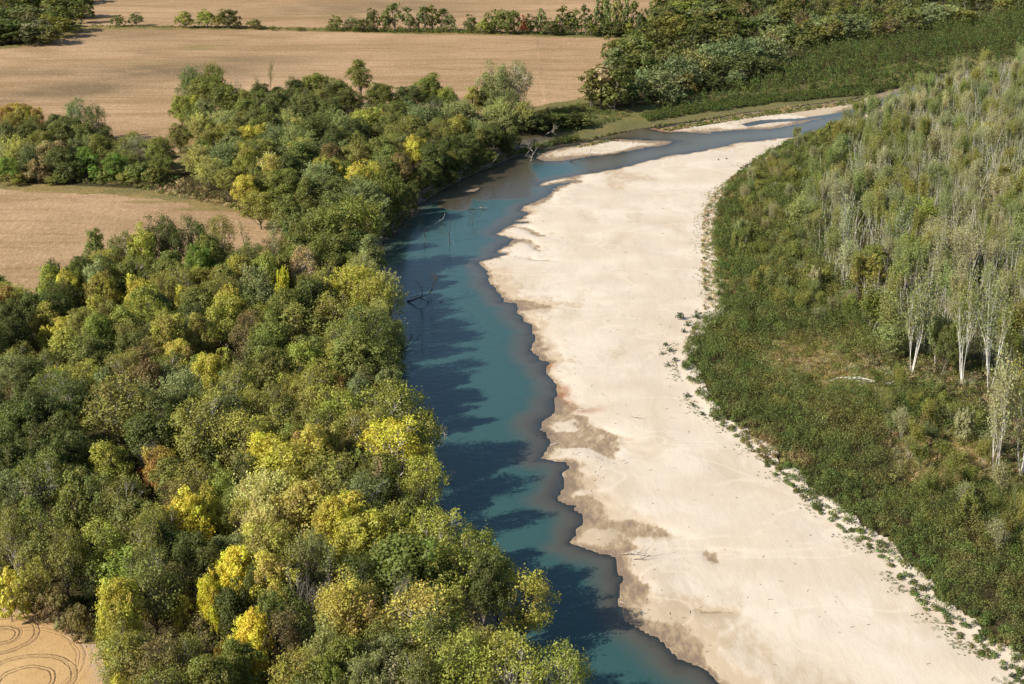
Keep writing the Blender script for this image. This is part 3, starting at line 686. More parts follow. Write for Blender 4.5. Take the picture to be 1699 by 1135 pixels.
for e in LIST.replace('\n', '|').split('|'):
    if e.strip():
        a = e.split(); add_top(float(a[0]), float(a[1]), float(a[2]), float(a[3]), a[4], a[5])
# hedgerow across the fields (pixels: x, top, foot, width)
HEDGE = '''197 28 45 18 r gr|226 25 44 20 r gg|307 23 47 24 r yg|344 21 47 26 r yg|362 26 47 16 r yo|381 20 48 24 r dg|396 36 49 12 r dg|421 34 49 20 r go|453 44 51 10 r go|498 46 52 10 r go|557 29 51 20 r gr|581 32 51 18 r gy|601 34 53 18 r dg|622 19 53 18 r dg|638 21 53 16 r gr|656 13 53 24 t gg
680 17 53 20 t gg|693 18 53 12 t gg|705 18 53 18 t dg|717 16 53 18 t gr|732 20 53 18 t dg|749 25 53 16 r gg|780 29 54 18 r dg|800 34 56 18 r yg|814 22 56 20 r gr|830 23 56 20 r gr|849 22 57 26 r gr|869 30 57 12 r rd|880 29 57 22 r dg|896 21 56 16 t gg|912 34 58 24 r dg|931 16 57 20 t gr
946 25 57 20 r dg|957 21 57 14 t gr|972 15 58 18 t dg|986 7 58 14 t gg|998 4 58 16 t gr|1009 4 58 16 t gg|1022 2 59 18 t gr|1034 6 59 16 t gg|1046 10 59 18 t gr|1060 20 60 16 r dg|1000 35 60 22 r dg|1022 36 60 22 r dg|980 38 60 18 r gr|1042 38 60 18 r yg|1070 24 60 16 r gr'''
for e in HEDGE.replace('\n', '|').split('|'):
    a = e.split(); add_base(*[float(q) for q in a[:4]], a[4], a[5])
# wood in the far corner and the wood beyond the bend
FAR = '''20 -10 60 18 r go|60 -14 60 18 r dg|100 -10 56 18 r ol|130 -4 40 16 r gr|10 10 60 17 r go|50 12 60 17 r gg|90 14 60 17 r gr|132 8 36 14 r gr|20 34 60 15 r dg|60 36 56 15 r gy|90 30 50 14 r yo|5 45 40 12 r dg|45 50 40 11 r dg|80 46 40 12 r ol|-20 20 60 17 r dg|-20 45 50 12 r dg|110 -30 60 18 r ol|40 -36 60 18 r dg
880 196 40 8 r dg|902 188 44 8 r dg|924 186 44 7 r gr|946 184 42 7 r dg|965 186 36 6 r ol|890 204 36 5 r dg|1000 110 54 21 t tn|982 118 46 19 t ol|1012 132 46 15 r yo|1032 108 50 19 r dg|1050 128 50 15 r dg|1020 116 40 20 t go|1020 82 44 20 t gg|1022 62 40 19 r ol|1050 60 60 21 r go|1090 44 60 20 r ol|1075 92 50 17 r gr|1110 78 60 18 r go|1060 88 44 17 r ol|1120 24 60 20 r yo|1150 30 60 18 r gr|1108 8 60 18 r te|1135 2 50 17 r yg|1170 6 60 17 r gg
1075 115 54 14 p si|1100 118 54 15 p si|1125 96 54 17 p si|1150 88 54 18 p sy|1172 76 54 18 p si|1200 72 54 19 p si|1228 66 54 19 p si|1255 64 54 18 p si|1280 66 50 17 p si|1140 114 50 13 p si|1170 100 50 14 p te|1200 96 50 14 p te|1235 92 50 13 p te|1262 94 44 12 p te|1110 140 44 9 p si|1290 46 50 13 p sy|1310 44 44 12 p si
1345 38 50 14 r yo|1370 30 50 15 p si|1400 24 56 16 p si|1425 30 44 14 p si|1340 22 40 13 p si|1140 122 40 11 r ol|1220 120 36 8 p si|1180 124 36 9 p te|1520 18 50 13 p si|1550 10 54 14 p si|1580 12 50 13 p sy|1600 18 40 11 r yo|1190 36 56 17 r ol|1230 30 56 17 r gr|1270 24 56 16 r gg|1310 10 56 16 r ol|1200 8 56 16 r go'''
for e in FAR.replace('\n', '|').split('|'):
    a = e.split(); add_top(float(a[0]), float(a[1]), float(a[2]), float(a[3]), a[4], a[5], 3.0, 'far')
# distinct pale multi-stemmed poplars on the sandbar side
POP = '''1480 500 60 15 G gg|1450 480 60 14 G gr|1395 300 44 15 F gy|1475 250 44 13 F gg|1405 400 40 15 F gy|1560 370 60 16 F gy|1600 380 50 16 F gy|1550 270 50 14 F gg|1460 300 40 14 G ol|1430 165 30 13 G gr|1450 150 30 14 G gg
1416 205 34 12 G ol|1395 225 34 12 G gg|1660 290 50 15 F gy|1690 380 50 16 F gg|1590 190 50 13 F gg|1540 330 50 15 G yg|1445 430 46 12 R yo|1400 240 26 7 R yo|1645 205 36 8 R yo|1415 255 20 6 R vg|1420 345 30 9 R dg|1450 410 40 10 R go|1560 520 50 15 G gg|1570 540 40 14 R dg|1480 540 50 10 R gg|1690 500 60 18 G ol'''
for e in POP.replace('\n', '|').split('|'):
    a = e.split(); add_top(float(a[0]), float(a[1]), float(a[2]), float(a[3]), a[4], a[5], 1.8, 'poplar')

for a in ((1512, 452, 622, 96, 'W', 'gg'), (1640, 462, 652, 120, 'W', 'gg'), (1596, 478, 640, 70, 'W', 'go'), (1694, 600, 792, 120, 'W', 'yo'), (1650, 610, 800, 60, 'F', 'gy'), (1402, 330, 446, 44, 'W', 'gy'), (1480, 345, 430, 44, 'W', 'gg'), (1550, 375, 480, 50, 'W', 'gy'), (1600, 380, 470, 50, 'W', 'gy'), (1420, 262, 330, 36, 'W', 'gy')):
    add_base(*a, 1.8, 'poplar')
def fill(P, n, step, spec, pool, zg, avoid=.55, seed=1, px_lim=(-140, 1840)):
    """Poisson-like fill of the polygon with trees; colour follows the nearest listed tree"""
    r = np.random.RandomState(seed)
    x0, y0 = P.min(0); x1, y1 = P.max(0)
    ex = np.array([(t[0], t[1]) for t in trees]); cnt = 0
    for _ in range(n * 60):
        if cnt >= n: break
        x = r.uniform(x0, x1); y = r.uniform(y0, y1)
        if not inside(np.array([x]), np.array([y]), P)[0] or is_water(x, y): continue
        d = np.hypot(ex[:, 0] - x, ex[:, 1] - y)
        if d.min() < step: continue
        px, py = to_px(x, y, 10)
        if px < px_lim[0] or px > px_lim[1] or py > 1240: continue
        k = int(d.argmin()) if d.min() < 30 else r.randint(len(trees))
        trees.append(spec(r, x, y, trees[k]) + (pool,))
        ex = np.vstack([ex, [x, y]]); cnt += 1
    return cnt
def spec_wood(r, x, y, near):
    c = near[5] if r.rand() < .5 else r.choice(['ol', 'go', 'yo', 'gr', 'dg', 'gg'])
    if c in ('by', 'rd', 'or', 'py', 'si'): c = 'yo'
    return (x, y, r.uniform(10, 15), r.uniform(6.5, 9.5), r.choice(['R', 'O', 'T', 'O']), c)
WOOD1 = poly([(300,205),(350,190),(450,182),(620,192),(760,205),(850,215),(800,243),(740,270),(690,300),(655,335),(630,370),(590,372),(480,362),(410,352),(370,340),(325,310),(320,270),(295,240)], 4)
WOOD2 = poly([(-60,510),(0,505),(100,500),(160,485),(330,470),(480,430),(560,410),(615,445),(633,490),(640,560),(640,650),(660,710),(685,770),(700,820),(735,890),(770,960),(790,1040),(850,1130),(930,1250),(190,1300),(182,1120),(168,1070),(150,1030),(110,1000),(0,975),(-60,970)], 4)
WOOD0 = poly([(-60,228),(60,225),(180,245),(285,285),(265,298),(200,303),(100,296),(0,290),(-60,288)], 4)
fill(WOOD0, 14, 4.2, spec_wood, 'wood', 4, seed=3)
fill(WOOD1, 80, 4.2, spec_wood, 'wood', 4, seed=4)
fill(WOOD2, 170, 4.0, spec_wood, 'wood', 4, seed=5)
EDGE = poly([(640,372),(655,352),(690,318),(740,285),(790,262),(850,240),(868,250),(800,276),(752,300),(700,335),(664,375),(640,412),(625,405)], 3)
fill(EDGE, 26, 3.4, lambda r, x, y, n: (x, y, r.uniform(6, 11), r.uniform(5, 8), r.choice(['R', 'R', 'S']), r.choice(['dg', 'gr', 'ol', 'dg', 'br'])), 'wood', 3, seed=9)
def spec_far(r, x, y, near):
    return (x, y, r.uniform(13, 18), r.uniform(8, 13), r.choice(['r', 'r', 't', 'p']), r.choice(['ol', 'go', 'gr', 'gg', 'dg', 'yo', 'br', 'go', 'ol']))
FARW = poly([(1040,62),(1100,20),(1140,-60),(2100,-60),(2100,10),(1850,22),(1600,48),(1480,70),(1380,90),(1300,110),(1200,135),(1080,150)], 3)
fill(FARW, 215, 7.0, spec_far, 'far', 3, seed=6, px_lim=(1000, 1760))
FARL = poly([(-80,-70),(150,-60),(140,30),(100,64),(0,74),(-80,70)], 4)
fill(FARL, 14, 9, spec_far, 'far', 4, seed=7)
def spec_pop(r, x, y, near):
    ty = 'F' if r.rand() < .42 else 'G'
    return (x, y, r.uniform(10, 16) if ty == 'G' else r.uniform(12, 17), r.uniform(4.5, 7.0), ty, r.choice(['go', 'ol', 'gg', 'gg', 'gy', 'ol', 'gy', 'go']))
POPW = poly([(1435,205),(1370,262),(1335,320),(1320,400),(1380,480),(1470,560),(1530,592),(1620,615),(1670,650),(1705,720),(1800,800),(2000,1000),(2000,92),(1750,105),(1620,127),(1540,148),(1480,172)], 1.8)
fill(POPW, 262, 3.6, spec_pop, 'poplar', 1.8, seed=8, px_lim=(1300, 1745))

SAPW = poly([(1400,212),(1320,238),(1250,290),(1225,350),(1215,430),(1222,500),(1290,520),(1370,560),(1470,575),(1385,485),(1325,405),(1340,325),(1375,265),(1430,208)], 1.6)
def spec_sap(r, x, y, near):
    return (x, y, r.uniform(4.5, 8.5), r.uniform(3.2, 5.0), r.choice(['G', 'G', 'F', 'S']), r.choice(['go', 'ol', 'gg', 'gr', 'ol', 'gy', 'go']))
fill(SAPW, 170, 3.0, spec_sap, 'sap', 1.6, seed=21)
SAP2 = poly([(1420,640),(1500,650),(1600,690),(1700,850),(1720,960),(1640,930),(1560,860),(1490,760),(1440,700)], 1.6)
fill(SAP2, 34, 4.5, spec_sap, 'sap', 1.6, seed=22)
# ---------------------------------------------------------------- planting: every tree its own thing > trunk, crown
AREAS = [(60,60,'in the far corner wood'),(90,215,'at the small wood’s field edge'.replace('’', "'")),(100,285,'fringing the small wood below its edge'),(240,270,'at the tip of the small wood'),
 (340,150,"at the dense wood's far corner"),(520,150,'along the big field behind the dense wood'),(760,160,'at the dense wood near the river bend'),(420,230,'in the middle of the dense wood'),
 (600,240,'on the shaded side of the dense wood'),(360,310,'beside the grassy gap between fields'),(500,340,'facing the gap in the dense wood'),(650,300,'above the shaded cut bank'),
 (230,420,'in the tall row by the small field'),(420,400,'beside the field strip with dead trees'),(570,400,'above the dark river corner'),(60,520,'by the lower edge of the small field'),
 (220,540,'in the woodland behind the yellow shrub'),(380,540,'in the middle of the riverside wood'),(520,540,'just inside the riverside wood'),(630,540,'over the water opposite the sand tongue'),
 (80,700,'in the dark hollow of the wood'),(240,700,'beside the leaning trunk in the wood'),(400,700,'below the silvery crown in the wood'),(540,680,'behind the yellow bank trees'),(660,720,'among the yellow bank trees'),
 (60,850,'in the wood above the tracked field'),(200,860,'in the wood near the tracked field'),(350,860,'around the yellow glade trees'),(500,860,'in the golden part of the wood'),(650,880,'on the green point above the river'),
 (820,920,'at the tip of the wooded point'),(50,970,'fringing the tracked field'),(200,1030,'beside the tracked field edge'),(350,1030,'near the golden spire tree'),(500,1030,'around the dead grey branches'),(650,1040,'in front of the golden brown crown'),
 (850,1080,'on the river point below the lone tree'),
 (1020,110,'at the corner of the wood beyond the bend'),(1120,60,'in the wood above the silvery row'),(1150,110,'in the silvery row beyond the bend'),(1280,80,'at the end of the silvery row'),(1300,20,'at the top of the far wood'),
 (1450,30,'in the far wood behind the willow belt'),(1600,20,'deep in the far wood'),
 (1450,180,'at the poplar wood tip near the river'),(1560,150,'at the top edge of the poplar wood'),(1660,180,'in the upper poplar wood'),(1400,290,'at the poplar wood edge above the thicket'),(1520,280,'in the upper middle of the poplar wood'),
 (1640,300,'in the yellowish upper poplar stand'),(1400,400,'along the thicket side of the poplars'),(1250,300,'in the upper thicket near the sand'),(1260,420,'in the middle thicket above the notch'),(1300,520,'in the thicket behind the notch'),(1560,780,'in the low brush clearing'),(1510,400,'in the pale-stemmed middle poplar stand'),(1620,420,'in the thick of the poplar wood'),
 (1500,540,'near the bleached fallen log'),(1620,560,'around the two tall pale poplars'),(1670,700,'beside the lowest pale poplar'),(1690,860,'below the lowest pale poplar')]
ORD = 'first second third fourth fifth sixth seventh eighth ninth tenth eleventh twelfth thirteenth fourteenth fifteenth sixteenth seventeenth eighteenth nineteenth twentieth'.split()
SPEC = {(98,610):"bright yellow shrubby tree glowing alone at the wood's dark hollow", (598,101):'olive spire-shaped tree standing alone against the big field', (838,105):'largest greyish crown rising at the river bend against the field',
        (300,992):'small golden spire tree between dark gaps in the wood', (880,914):'tall yellow open tree alone at the tip of the point over the water', (447,100):'thin sparse tree standing up from the dense wood into the field',
        (130,163):'sparse grey-green tree rising above the small wood', (300,618):'pale silvery green plumed tree in the middle of the olive wood', (578,444):'big bright yellow plumed crown above the dark river corner',
        (640,430):'silvery yellow-tipped tree leaning over the water beside the yellow crown', (500,925):'large bare grey tree with tangled branches among golden crowns', (702,972):'broad golden brown crown above the river point', (150,934):'small silvery bush at the edge of the tracked field',
        (1508,452):'tall white-stemmed poplar standing clear above the fallen log', (1610,455):'wide fan of white poplar stems beside the wood edge, upper one', (554,344):'huge dull olive plumed crown at the gap above the river', (375,914):'bright yellow crown above another in the dark glade'}
KIND = {'wood': ('broadleaf_tree', 'tree', 'trees of the wooded bank'), 'hedge': ('hedgerow_tree', 'hedgerow tree', 'hedgerow trees between the fields'),
        'far': ('woodland_tree', 'tree', 'trees of the far woods'), 'sap': ('sapling_tree', 'sapling', 'saplings rising from the willow thicket'), 'poplar': ('poplar_tree', 'poplar', 'young poplars behind the sandbar')}
def kind_of(pool, ty):
    n = KIND[pool]
    if pool == 'wood' and ty in 'ON': n = ('cottonwood_tree', 'cottonwood', n[2])
    if pool == 'wood' and ty == 'P': n = ('maple_tree', 'maple', n[2])
    return n
def ordw(k): return ORD[k] if k < 20 else 'twenty-' + ORD[(k - 20) % 10] if k < 30 else 'thirty-' + ORD[(k - 30) % 10]
info = []
for (x, y, h, w, ty, col, pool) in trees:
    px, py = to_px(x, y, 4 + h * .97)
    name, noun, grp = kind_of(pool, ty)
    lab = None
    for (sx, sy), s in SPEC.items():
        if abs(px - sx) < 5 and abs(py - sy) < 5: lab = s
    if pool == 'hedge':
        base = f'{CN[col]} {TN[ty]} tree in the hedgerow between the big fields'; ar = 'hedge'
    else:
        cy = py + h * ppm(py + 60) * .4
        k = min(range(len(AREAS)), key=lambda i: (AREAS[i][0] - px) ** 2 + ((AREAS[i][1] - cy) * 1.3) ** 2 + (1e7 if (AREAS[i][0] > 950) != (pool in ('far', 'poplar', 'sap') and px > 900) else 0) + (1e7 if pool in ('poplar', 'sap') and (AREAS[i][1] < 140 or AREAS[i][0] < 1390 and pool == 'poplar') else 0))
        noun2 = 'shrub' if ty == 'S' else noun
        base = f'{CN[col]} {TN[ty]} {noun2} {AREAS[k][2]}'.replace('silvery green yellow-tipped', 'silvery yellow-tipped')
        if ty in ('B',): base = f'bare twiggy {noun2} {AREAS[k][2]}'
    info.append([base, lab, px])
groups = {}
for i, (base, lab, px) in enumerate(info):
    if lab is None: groups.setdefault(base, []).append(i)
for base, ids in groups.items():
    ids.sort(key=lambda i: info[i][2])
    for k, i in enumerate(ids):
        if len(ids) == 1: info[i][1] = base
        else:
            tail = f', {ordw(k)} along it' if 'row' in base and 'hedge' in base else f', {ordw(k)} across'
            info[i][1] = base + tail
cr = np.random.RandomState(77)
for i, (x, y, h, w, ty, col, pool) in enumerate(trees):
    pr = PR[ty][cr.randint(len(PR[ty]))]
    name, noun, grp = kind_of(pool, ty)
    if ty == 'S': name, noun = 'shrub', 'shrub'
    if ty == 'B': name, noun = 'bare_tree', 'bare tree'
    z = float(gz(x, y)) - .1
    root = empty(name, (x, y, z), cr.uniform(0, 2 * PI))
    if ty not in 'FGNW': root.rotation_euler = (cr.normal(0, .075), cr.normal(0, .075), root.rotation_euler.z)
    if ty in 'FGNW': sxy = np.clip(w / pr['W'], .55, 1.25)
    else: sxy = w / pr['W']
    sxy *= 1.0 if ty in 'FGNW' else 1.12
    root.scale = (sxy * cr.uniform(.88, 1.12), sxy * cr.uniform(.88, 1.12), h / pr['H'])
    tag(root, info[i][1], 'tree' if ty != 'S' else 'shrub', grp)
    link('trunk', pr['trunk'], None, root)
    if 'crown' in pr:
        c = link('crown', pr['crown'], None, root)
        rgb, tipy = COL[col]
        j = cr.normal(1, .10); hshift = cr.normal(0, .06)
        if pool == 'far': j *= .85; tipy *= .35
        if pool == 'poplar': j *= 1.18
        c.color = (rgb[0] * j * (1 + hshift), rgb[1] * j, rgb[2] * j, min(1, tipy * cr.uniform(.5, 1.5)))

# ---------------------------------------------------------------- uncountable growth
def clump(rng, n, w, h, leaf, upright=.6):
    """template of one shrubby plume, base at origin, unit size w x h"""
    a = rng.uniform(0, 2 * PI, n); ze = rng.uniform(-.15, 1, n)
    re = np.sqrt(np.clip(1 - ze * ze, 0, 1)); sh = rng.uniform(.62, 1.0, n)
    lump = 1 + .22 * np.sin(3 * a + 4 * ze + rng.rand() * 6) + .12 * np.sin(7 * a + rng.rand() * 6)
    D = np.stack([re * np.cos(a), re * np.sin(a), ze], 1)
    P = D * (sh * lump)[:, None] * np.array([w * .5, w * .5, h * .62]) + np.array([0, 0, h * .36])
    P[:, 2] = np.maximum(P[:, 2], .02)
    N = unit(D + np.array([0, 0, .15]) + rng.normal(0, .42, (n, 3)))
    t = np.stack([D[:, 0] * .5, D[:, 1] * .5, np.ones(n)], 1) + rng.normal(0, .5, (n, 3)); t = unit(t - (t * N).sum(1, keepdims=True) * N)
    b = np.cross(N, t)
    s = (leaf * rng.uniform(.6, 1.3, n))[:, None]
    return np.stack([P - t * s, P - b * s * upright, P + t * s, P + b * s * upright], 1)
def thicket(name, xs, ys, w, h, cols, leaf, nleaf, label, seed, cat, cvar=.16):
    r = np.random.RandomState(seed)
    n = len(xs); T = [clump(r, nleaf, 1, 1, 1, .55) for _ in range(8)]
    zs = gz(xs, ys)
    out = []; cc = []; vv = []; ww = []
    for k in range(8):
        m = np.arange(k, n, 8)
        if len(m) == 0: continue
        base = T[k]
        cen = base.mean(1, keepdims=True); off = base - cen
        ang = r.uniform(0, 2 * PI, len(m)); ca, sa = np.cos(ang), np.sin(ang)
        W = np.asarray(w)[m] if np.ndim(w) else np.full(len(m), w); Hh = np.asarray(h)[m] if np.ndim(h) else np.full(len(m), h)
        c2 = cen[None] * np.stack([W, W, Hh], 1)[:, None, None]
        lf = np.asarray(leaf)[m] if np.ndim(leaf) else np.full(len(m), leaf)
        q = c2 + off[None] * lf[:, None, None, None]
        x = q[..., 0] * ca[:, None, None] - q[..., 1] * sa[:, None, None]; y = q[..., 0] * sa[:, None, None] + q[..., 1] * ca[:, None, None]
        q = np.stack([x + xs[m][:, None, None], y + ys[m][:, None, None], q[..., 2] + zs[m][:, None, None]], -1)
        out.append(q.reshape(-1, 4, 3))
        cl = cols[m] * (1 + r.normal(0, cvar, (len(m), 1))) * (1 + r.normal(0, .05, (len(m), 3)))
        cc.append(np.repeat(np.clip(cl, .004, 1), nleaf * 4, 0)); vv.append(np.repeat(r.rand(len(m)), nleaf * 4)); ww.append(np.repeat(r.rand(len(m) * nleaf), 4))
    Q = np.concatenate(out); 
    me = mesh_from(name, Q.reshape(-1, 3), np.arange(len(Q) * 4).reshape(-1, 4), {'v': np.concatenate(vv), 'w': np.concatenate(ww)}, {'col': np.concatenate(cc)})
    o = link(name, me, M['leafp'])
    tag(o, label, cat, None, 'stuff')
    return o
def scatter(P, n, seed, keep=None, px_lim=(-160, 2080), py_lim=(-60, 1300)):
    r = np.random.RandomState(seed); xs = []; ys = []; got = 0
    x0, y0 = P.min(0); x1, y1 = np.minimum(P.max(0), [600, 1500]); x0 = max(x0, -500); y0 = max(y0, 190)
    for _ in range(60):
        x = r.uniform(x0, x1, n * 2); y = r.uniform(y0, y1, n * 2)
        m = inside(x, y, P); x, y = x[m], y[m]
        px, py = to_px(x, y, 2.0)
        m = (px > px_lim[0]) & (px < px_lim[1]) & (py > py_lim[0]) & (py < py_lim[1]) & (gz(x, y) > .04)
        if keep is not None: m &= keep(x, y, r)
        xs.append(x[m]); ys.append(y[m]); got += m.sum()
        if got >= n: break
    return np.concatenate(xs)[:n], np.concatenate(ys)[:n]
def pal(names, x, y, seed, s=9.0):
    """colour in drifts"""
    A = np.array([COL[n][0] for n in names])
    k = np.clip((vn(x, y, s, seed) * .75 + vn(x, y, s * .3, seed + 1) * .45 - .1) * len(names), 0, len(names) - 1).astype(int)
    return A[k]
# willow thicket between the sand and the poplars
TH_P = poly([(1340,224),(1298,240),(1242,274),(1216,295),(1200,318),(1188,350),(1184,388),(1184,440),(1186,470),(1190,515),(1150,545),(1130,590),(1137,620),(1158,663),(1183,697),(1243,741),(1314,815),(1391,873),(1448,911),(1483,948),(1526,1003),(1579,1044),(1632,1090),(1684,1125),(1800,1215),
             (2000,1300),(2080,1000),(1760,930),(1700,880),(1620,700),(1500,640),(1400,500),(1345,400),(1345,320),(1390,260),(1440,205)], 1.2)
cle = lambda x, y: sum(np.exp(-((x - gp(px, py, 1.5)[0]) / rx) ** 2 - ((y - gp(px, py, 1.5)[1]) / ry) ** 2) for (px, py, rx, ry) in ((1335,600,12,20),(1400,622,12,10),(1435,641,9,4),(1435,636,11,5),(1590,770,13,18),(1520,760,9,14),(1640,1000,3,5)))
tx, ty_ = scatter(TH_P, 6500, 301, keep=lambda x, y, r: (r.rand(len(x)) > cle(x, y) * 1.05) & (r.rand(len(x)) < np.interp(y, [190, 300, 500, 700], [1, .9, .55, .4])))
dve = dist(tx, ty_, P_V[:-4], False)
hh = np.interp(dve, [0, 3, 9, 22, 40], [.8, 1.7, 2.8, 3.8, 5.0]) * (.6 + .9 * vn(tx, ty_, 7, 71)) * np.random.RandomState(9).uniform(.65, 1.35, len(tx)) * np.interp(ty_, [230, 380, 480], [.85, 1, 1.25])
W_ = {'a': (.062, .082, .018), 'b': (.080, .100, .022), 'c': (.104, .104, .028), 'd': (.050, .066, .017), 'e': (.15, .115, .045)}
for k_, c_ in W_.items(): COL['w' + k_] = (c_, 0)
tc = pal(['wd', 'wa', 'wb', 'wa', 'wb', 'wc', 'we'], tx, ty_, 72, 10)
mx_ = (sst(5, 20, dve) * sst(.3, .55, vn(tx, ty_, 8, 73)))[:, None]; tc = tc * (1 - mx_) + pal(['gg', 'go', 'ol', 'wc', 'wb', 'yo'], tx, ty_, 74, 5) * mx_
thicket('willow_thicket', tx, ty_, np.clip(hh * 1.05, 1.3, 4.2), hh, tc, np.interp(ty_, [200, 500, 700], [.15, .21, .27]), 84, 'dense dark green willow thicket along the edge of the sandbar', 302, 'thicket', .24)
# dry brush in the clearings
LOGX, LOGY = [float(q) for q in gp(1428, 632, 2.2)]
CL = poly([(1280,560),(1400,545),(1475,570),(1530,585),(1625,605),(1680,645),(1760,760),(1760,900),(1640,880),(1500,800),(1440,700),(1300,650)], 1.5)
bx, by = scatter(CL, 4400, 303, keep=lambda x, y, r: ~((np.abs(x - LOGX) < 12) & (y < LOGY + 1) & (y > LOGY - 7)) | (r.rand(len(x)) < .12))
bh = np.random.RandomState(10).uniform(.5, 2.4, len(bx))
thicket('dry_brush', bx, by, bh * 1.0, bh, pal(['wc', 'ol', 'gy', 'tn', 'ol', 'wb', 'yo', 'br'], bx, by, 75, 5), .15, 34, 'tan and olive dry brush in the clearing around the fallen log', 304, 'brush')
# brownish weeds fringing the sand
FR_P = poly([(1215,293),(1187,318),(1168,350),(1164,388),(1164,440),(1168,515),(1200,515),(1215,440),(1215,380),(1228,330),(1255,285)], 1)
bx, by = scatter(FR_P, 1500, 305)
bh = np.random.RandomState(11).uniform(.3, 1.3, len(bx))
thicket('fringe_weeds', bx, by, bh * 1.3, bh, pal(['tn', 'or', 'ol', 'tn', 'wb', 'wc'], bx, by, 77, 6), .16, 22, 'rusty and olive weeds fringing the upper edge of the sandbar', 306, 'weeds')
# understorey of the poplar wood
ux, uy = scatter(POPW, 13500, 307)
dpe = dist(ux, uy, POPW, True, 40)
uh = np.random.RandomState(12).uniform(3, 10, len(ux)) * np.interp(dpe, [0, 12], [.75, 1.0])
sr_ = np.random.RandomState(19); q_ = sr_.rand(len(ux)) < .62; sx_, sy_ = ux[q_], uy[q_]; n_ = len(sx_)
hs_ = sr_.uniform(5, 12, n_) * np.interp(dpe[q_], [0, 12], [.7, 1]); an_ = sr_.normal(0, .065, (n_, 2)); zs_ = gz(sx_, sy_)
p0_ = np.stack([sx_, sy_, zs_], 1); p1_ = p0_ + np.stack([an_[:, 0] * hs_, an_[:, 1] * hs_, hs_ * .55], 1); p2_ = p1_ + np.stack([an_[:, 0] * hs_ * 1.3, an_[:, 1] * hs_, hs_ * .45], 1)
rr0 = hs_ * .0095
sg_ = np.concatenate([np.concatenate([p0_, p1_, rr0[:, None], rr0[:, None] * .7], 1), np.concatenate([p1_, p2_, rr0[:, None] * .7, rr0[:, None] * .25], 1)])
v_, f_ = tubes(sg_, 4)
tag(link('sapling_stems', mesh_from('sapling_stems', v_, f_, smooth=True), M['pale']), 'thin pale sapling stems crowding the poplar wood', 'saplings', None, 'stuff')
thicket('poplar_undergrowth', ux, uy, uh * .55, uh, 1.25 * pal(['wc', 'gg', 'ol', 'gg', 'gy', 'go', 'gg', 'gy', 'ol', 'wb'], ux, uy, 79, 7), np.interp(uy, [250, 700], [.17, .27]), 48, 'leafy undergrowth and saplings beneath the poplars', 308, 'undergrowth')
# floor of the wooded bank
fxs, fys = [], []
for P, n, s in ((WOOD0, 250, 311), (WOOD1, 900, 312), (WOOD2, 3600, 313)):
    a, b = scatter(P, n, s); fxs.append(a); fys.append(b)
ux = np.concatenate(fxs); uy = np.concatenate(fys)
uh = np.random.RandomState(13).uniform(1.2, 4.8, len(ux))
thicket('woodland_undergrowth', ux, uy, uh * .8, uh, pal(['dg', 'ol', 'gr', 'br', 'go', 'yo'], ux, uy, 81, 9), .24, 40, 'mixed shrubs and undergrowth beneath the trees of the wooded bank', 314, 'undergrowth')
# willow belt and reeds beyond the bend
WB = poly([(1090,178),(1200,155),(1290,125),(1380,90),(1480,66),(1600,44),(1760,20),(2100,0),(2100,60),(1760,98),(1600,117),(1510,136),(1400,150),(1300,158),(1180,176),(1110,188)], 2)
ux, uy = scatter(WB, 6400, 315)
sdw = dist(ux, uy, P_L[:-4], False, 200)
uh = np.interp(sdw, [10, 30, 60, 120], [2.5, 4.5, 6.5, 7.5]) * np.random.RandomState(14).uniform(.6, 1.35, len(ux)) * (.55 + .9 * vn(ux, uy, 16, 91))
thicket('willow_belt', ux, uy, uh * .7, uh, pal(['wd', 'wa', 'wa', 'wb', 'wa', 'wc'], ux, uy, 83, 16) * .85, .46, 30, 'dark green belt of young willows beyond the river bend', 316, 'thicket')
RB = poly([(1060,192),(1130,180),(1250,163),(1380,150),(1500,136),(1500,146),(1400,157),(1280,170),(1150,188),(1075,200)], 1.8)
ux, uy = scatter(RB, 3000, 317)
uh = np.random.RandomState(15).uniform(1.2, 2.6, len(ux))
thicket('reed_band', ux, uy, uh * .9, uh, pal(['gr', 'wb', 'wa', 'gr', 'wc'], ux, uy, 85, 12) * .8, .34, 14, 'green band of reeds and saplings above the far shore', 318, 'reeds')
ux, uy = scatter(FARW, 3200, 331)
uh = np.random.RandomState(16).uniform(3, 9, len(ux))
thicket('far_wood_undergrowth', ux, uy, uh * .8, uh, pal(['ol', 'go', 'gg', 'dg', 'br'], ux, uy, 87, 25), .55, 26, 'dull green saplings filling the wood beyond the river bend', 332, 'undergrowth')
HG = poly([(540,49),(1070,56),(1070,60),(540,53)], 4)
ux, uy = scatter(HG, 520, 333); uh = np.random.RandomState(17).uniform(1.5, 5.5, len(ux)) * np.interp(ux, [-90, 70], [.7, 1.4])
thicket('hedgerow_scrub', ux, uy, uh * .9, uh, pal(['dg', 'gr', 'go', 'dg'], ux, uy, 88, 12), .4, 26, 'low dark scrub growing between the hedgerow trees', 334, 'scrub')
ux, uy = scatter(poly([(625,470),(622,430),(640,385),(690,335),(740,302),(790,277),(850,254),(905,236),(960,226),(960,232),(905,243),(850,262),(790,286),(740,311),(690,344),(650,384),(628,422),(640,480),(655,560),(650,640),(640,640),(640,560)], 1.5), 900, 335)
uh = np.random.RandomState(18).uniform(.6, 3.0, len(ux))
thicket('bank_scrub', ux, uy, uh, uh, pal(['dg', 'br', 'dg', 'go', 'gy'], ux, uy, 89, 6), .22, 34, 'dark scrub and roots clinging to the steep cut bank', 336, 'scrub')
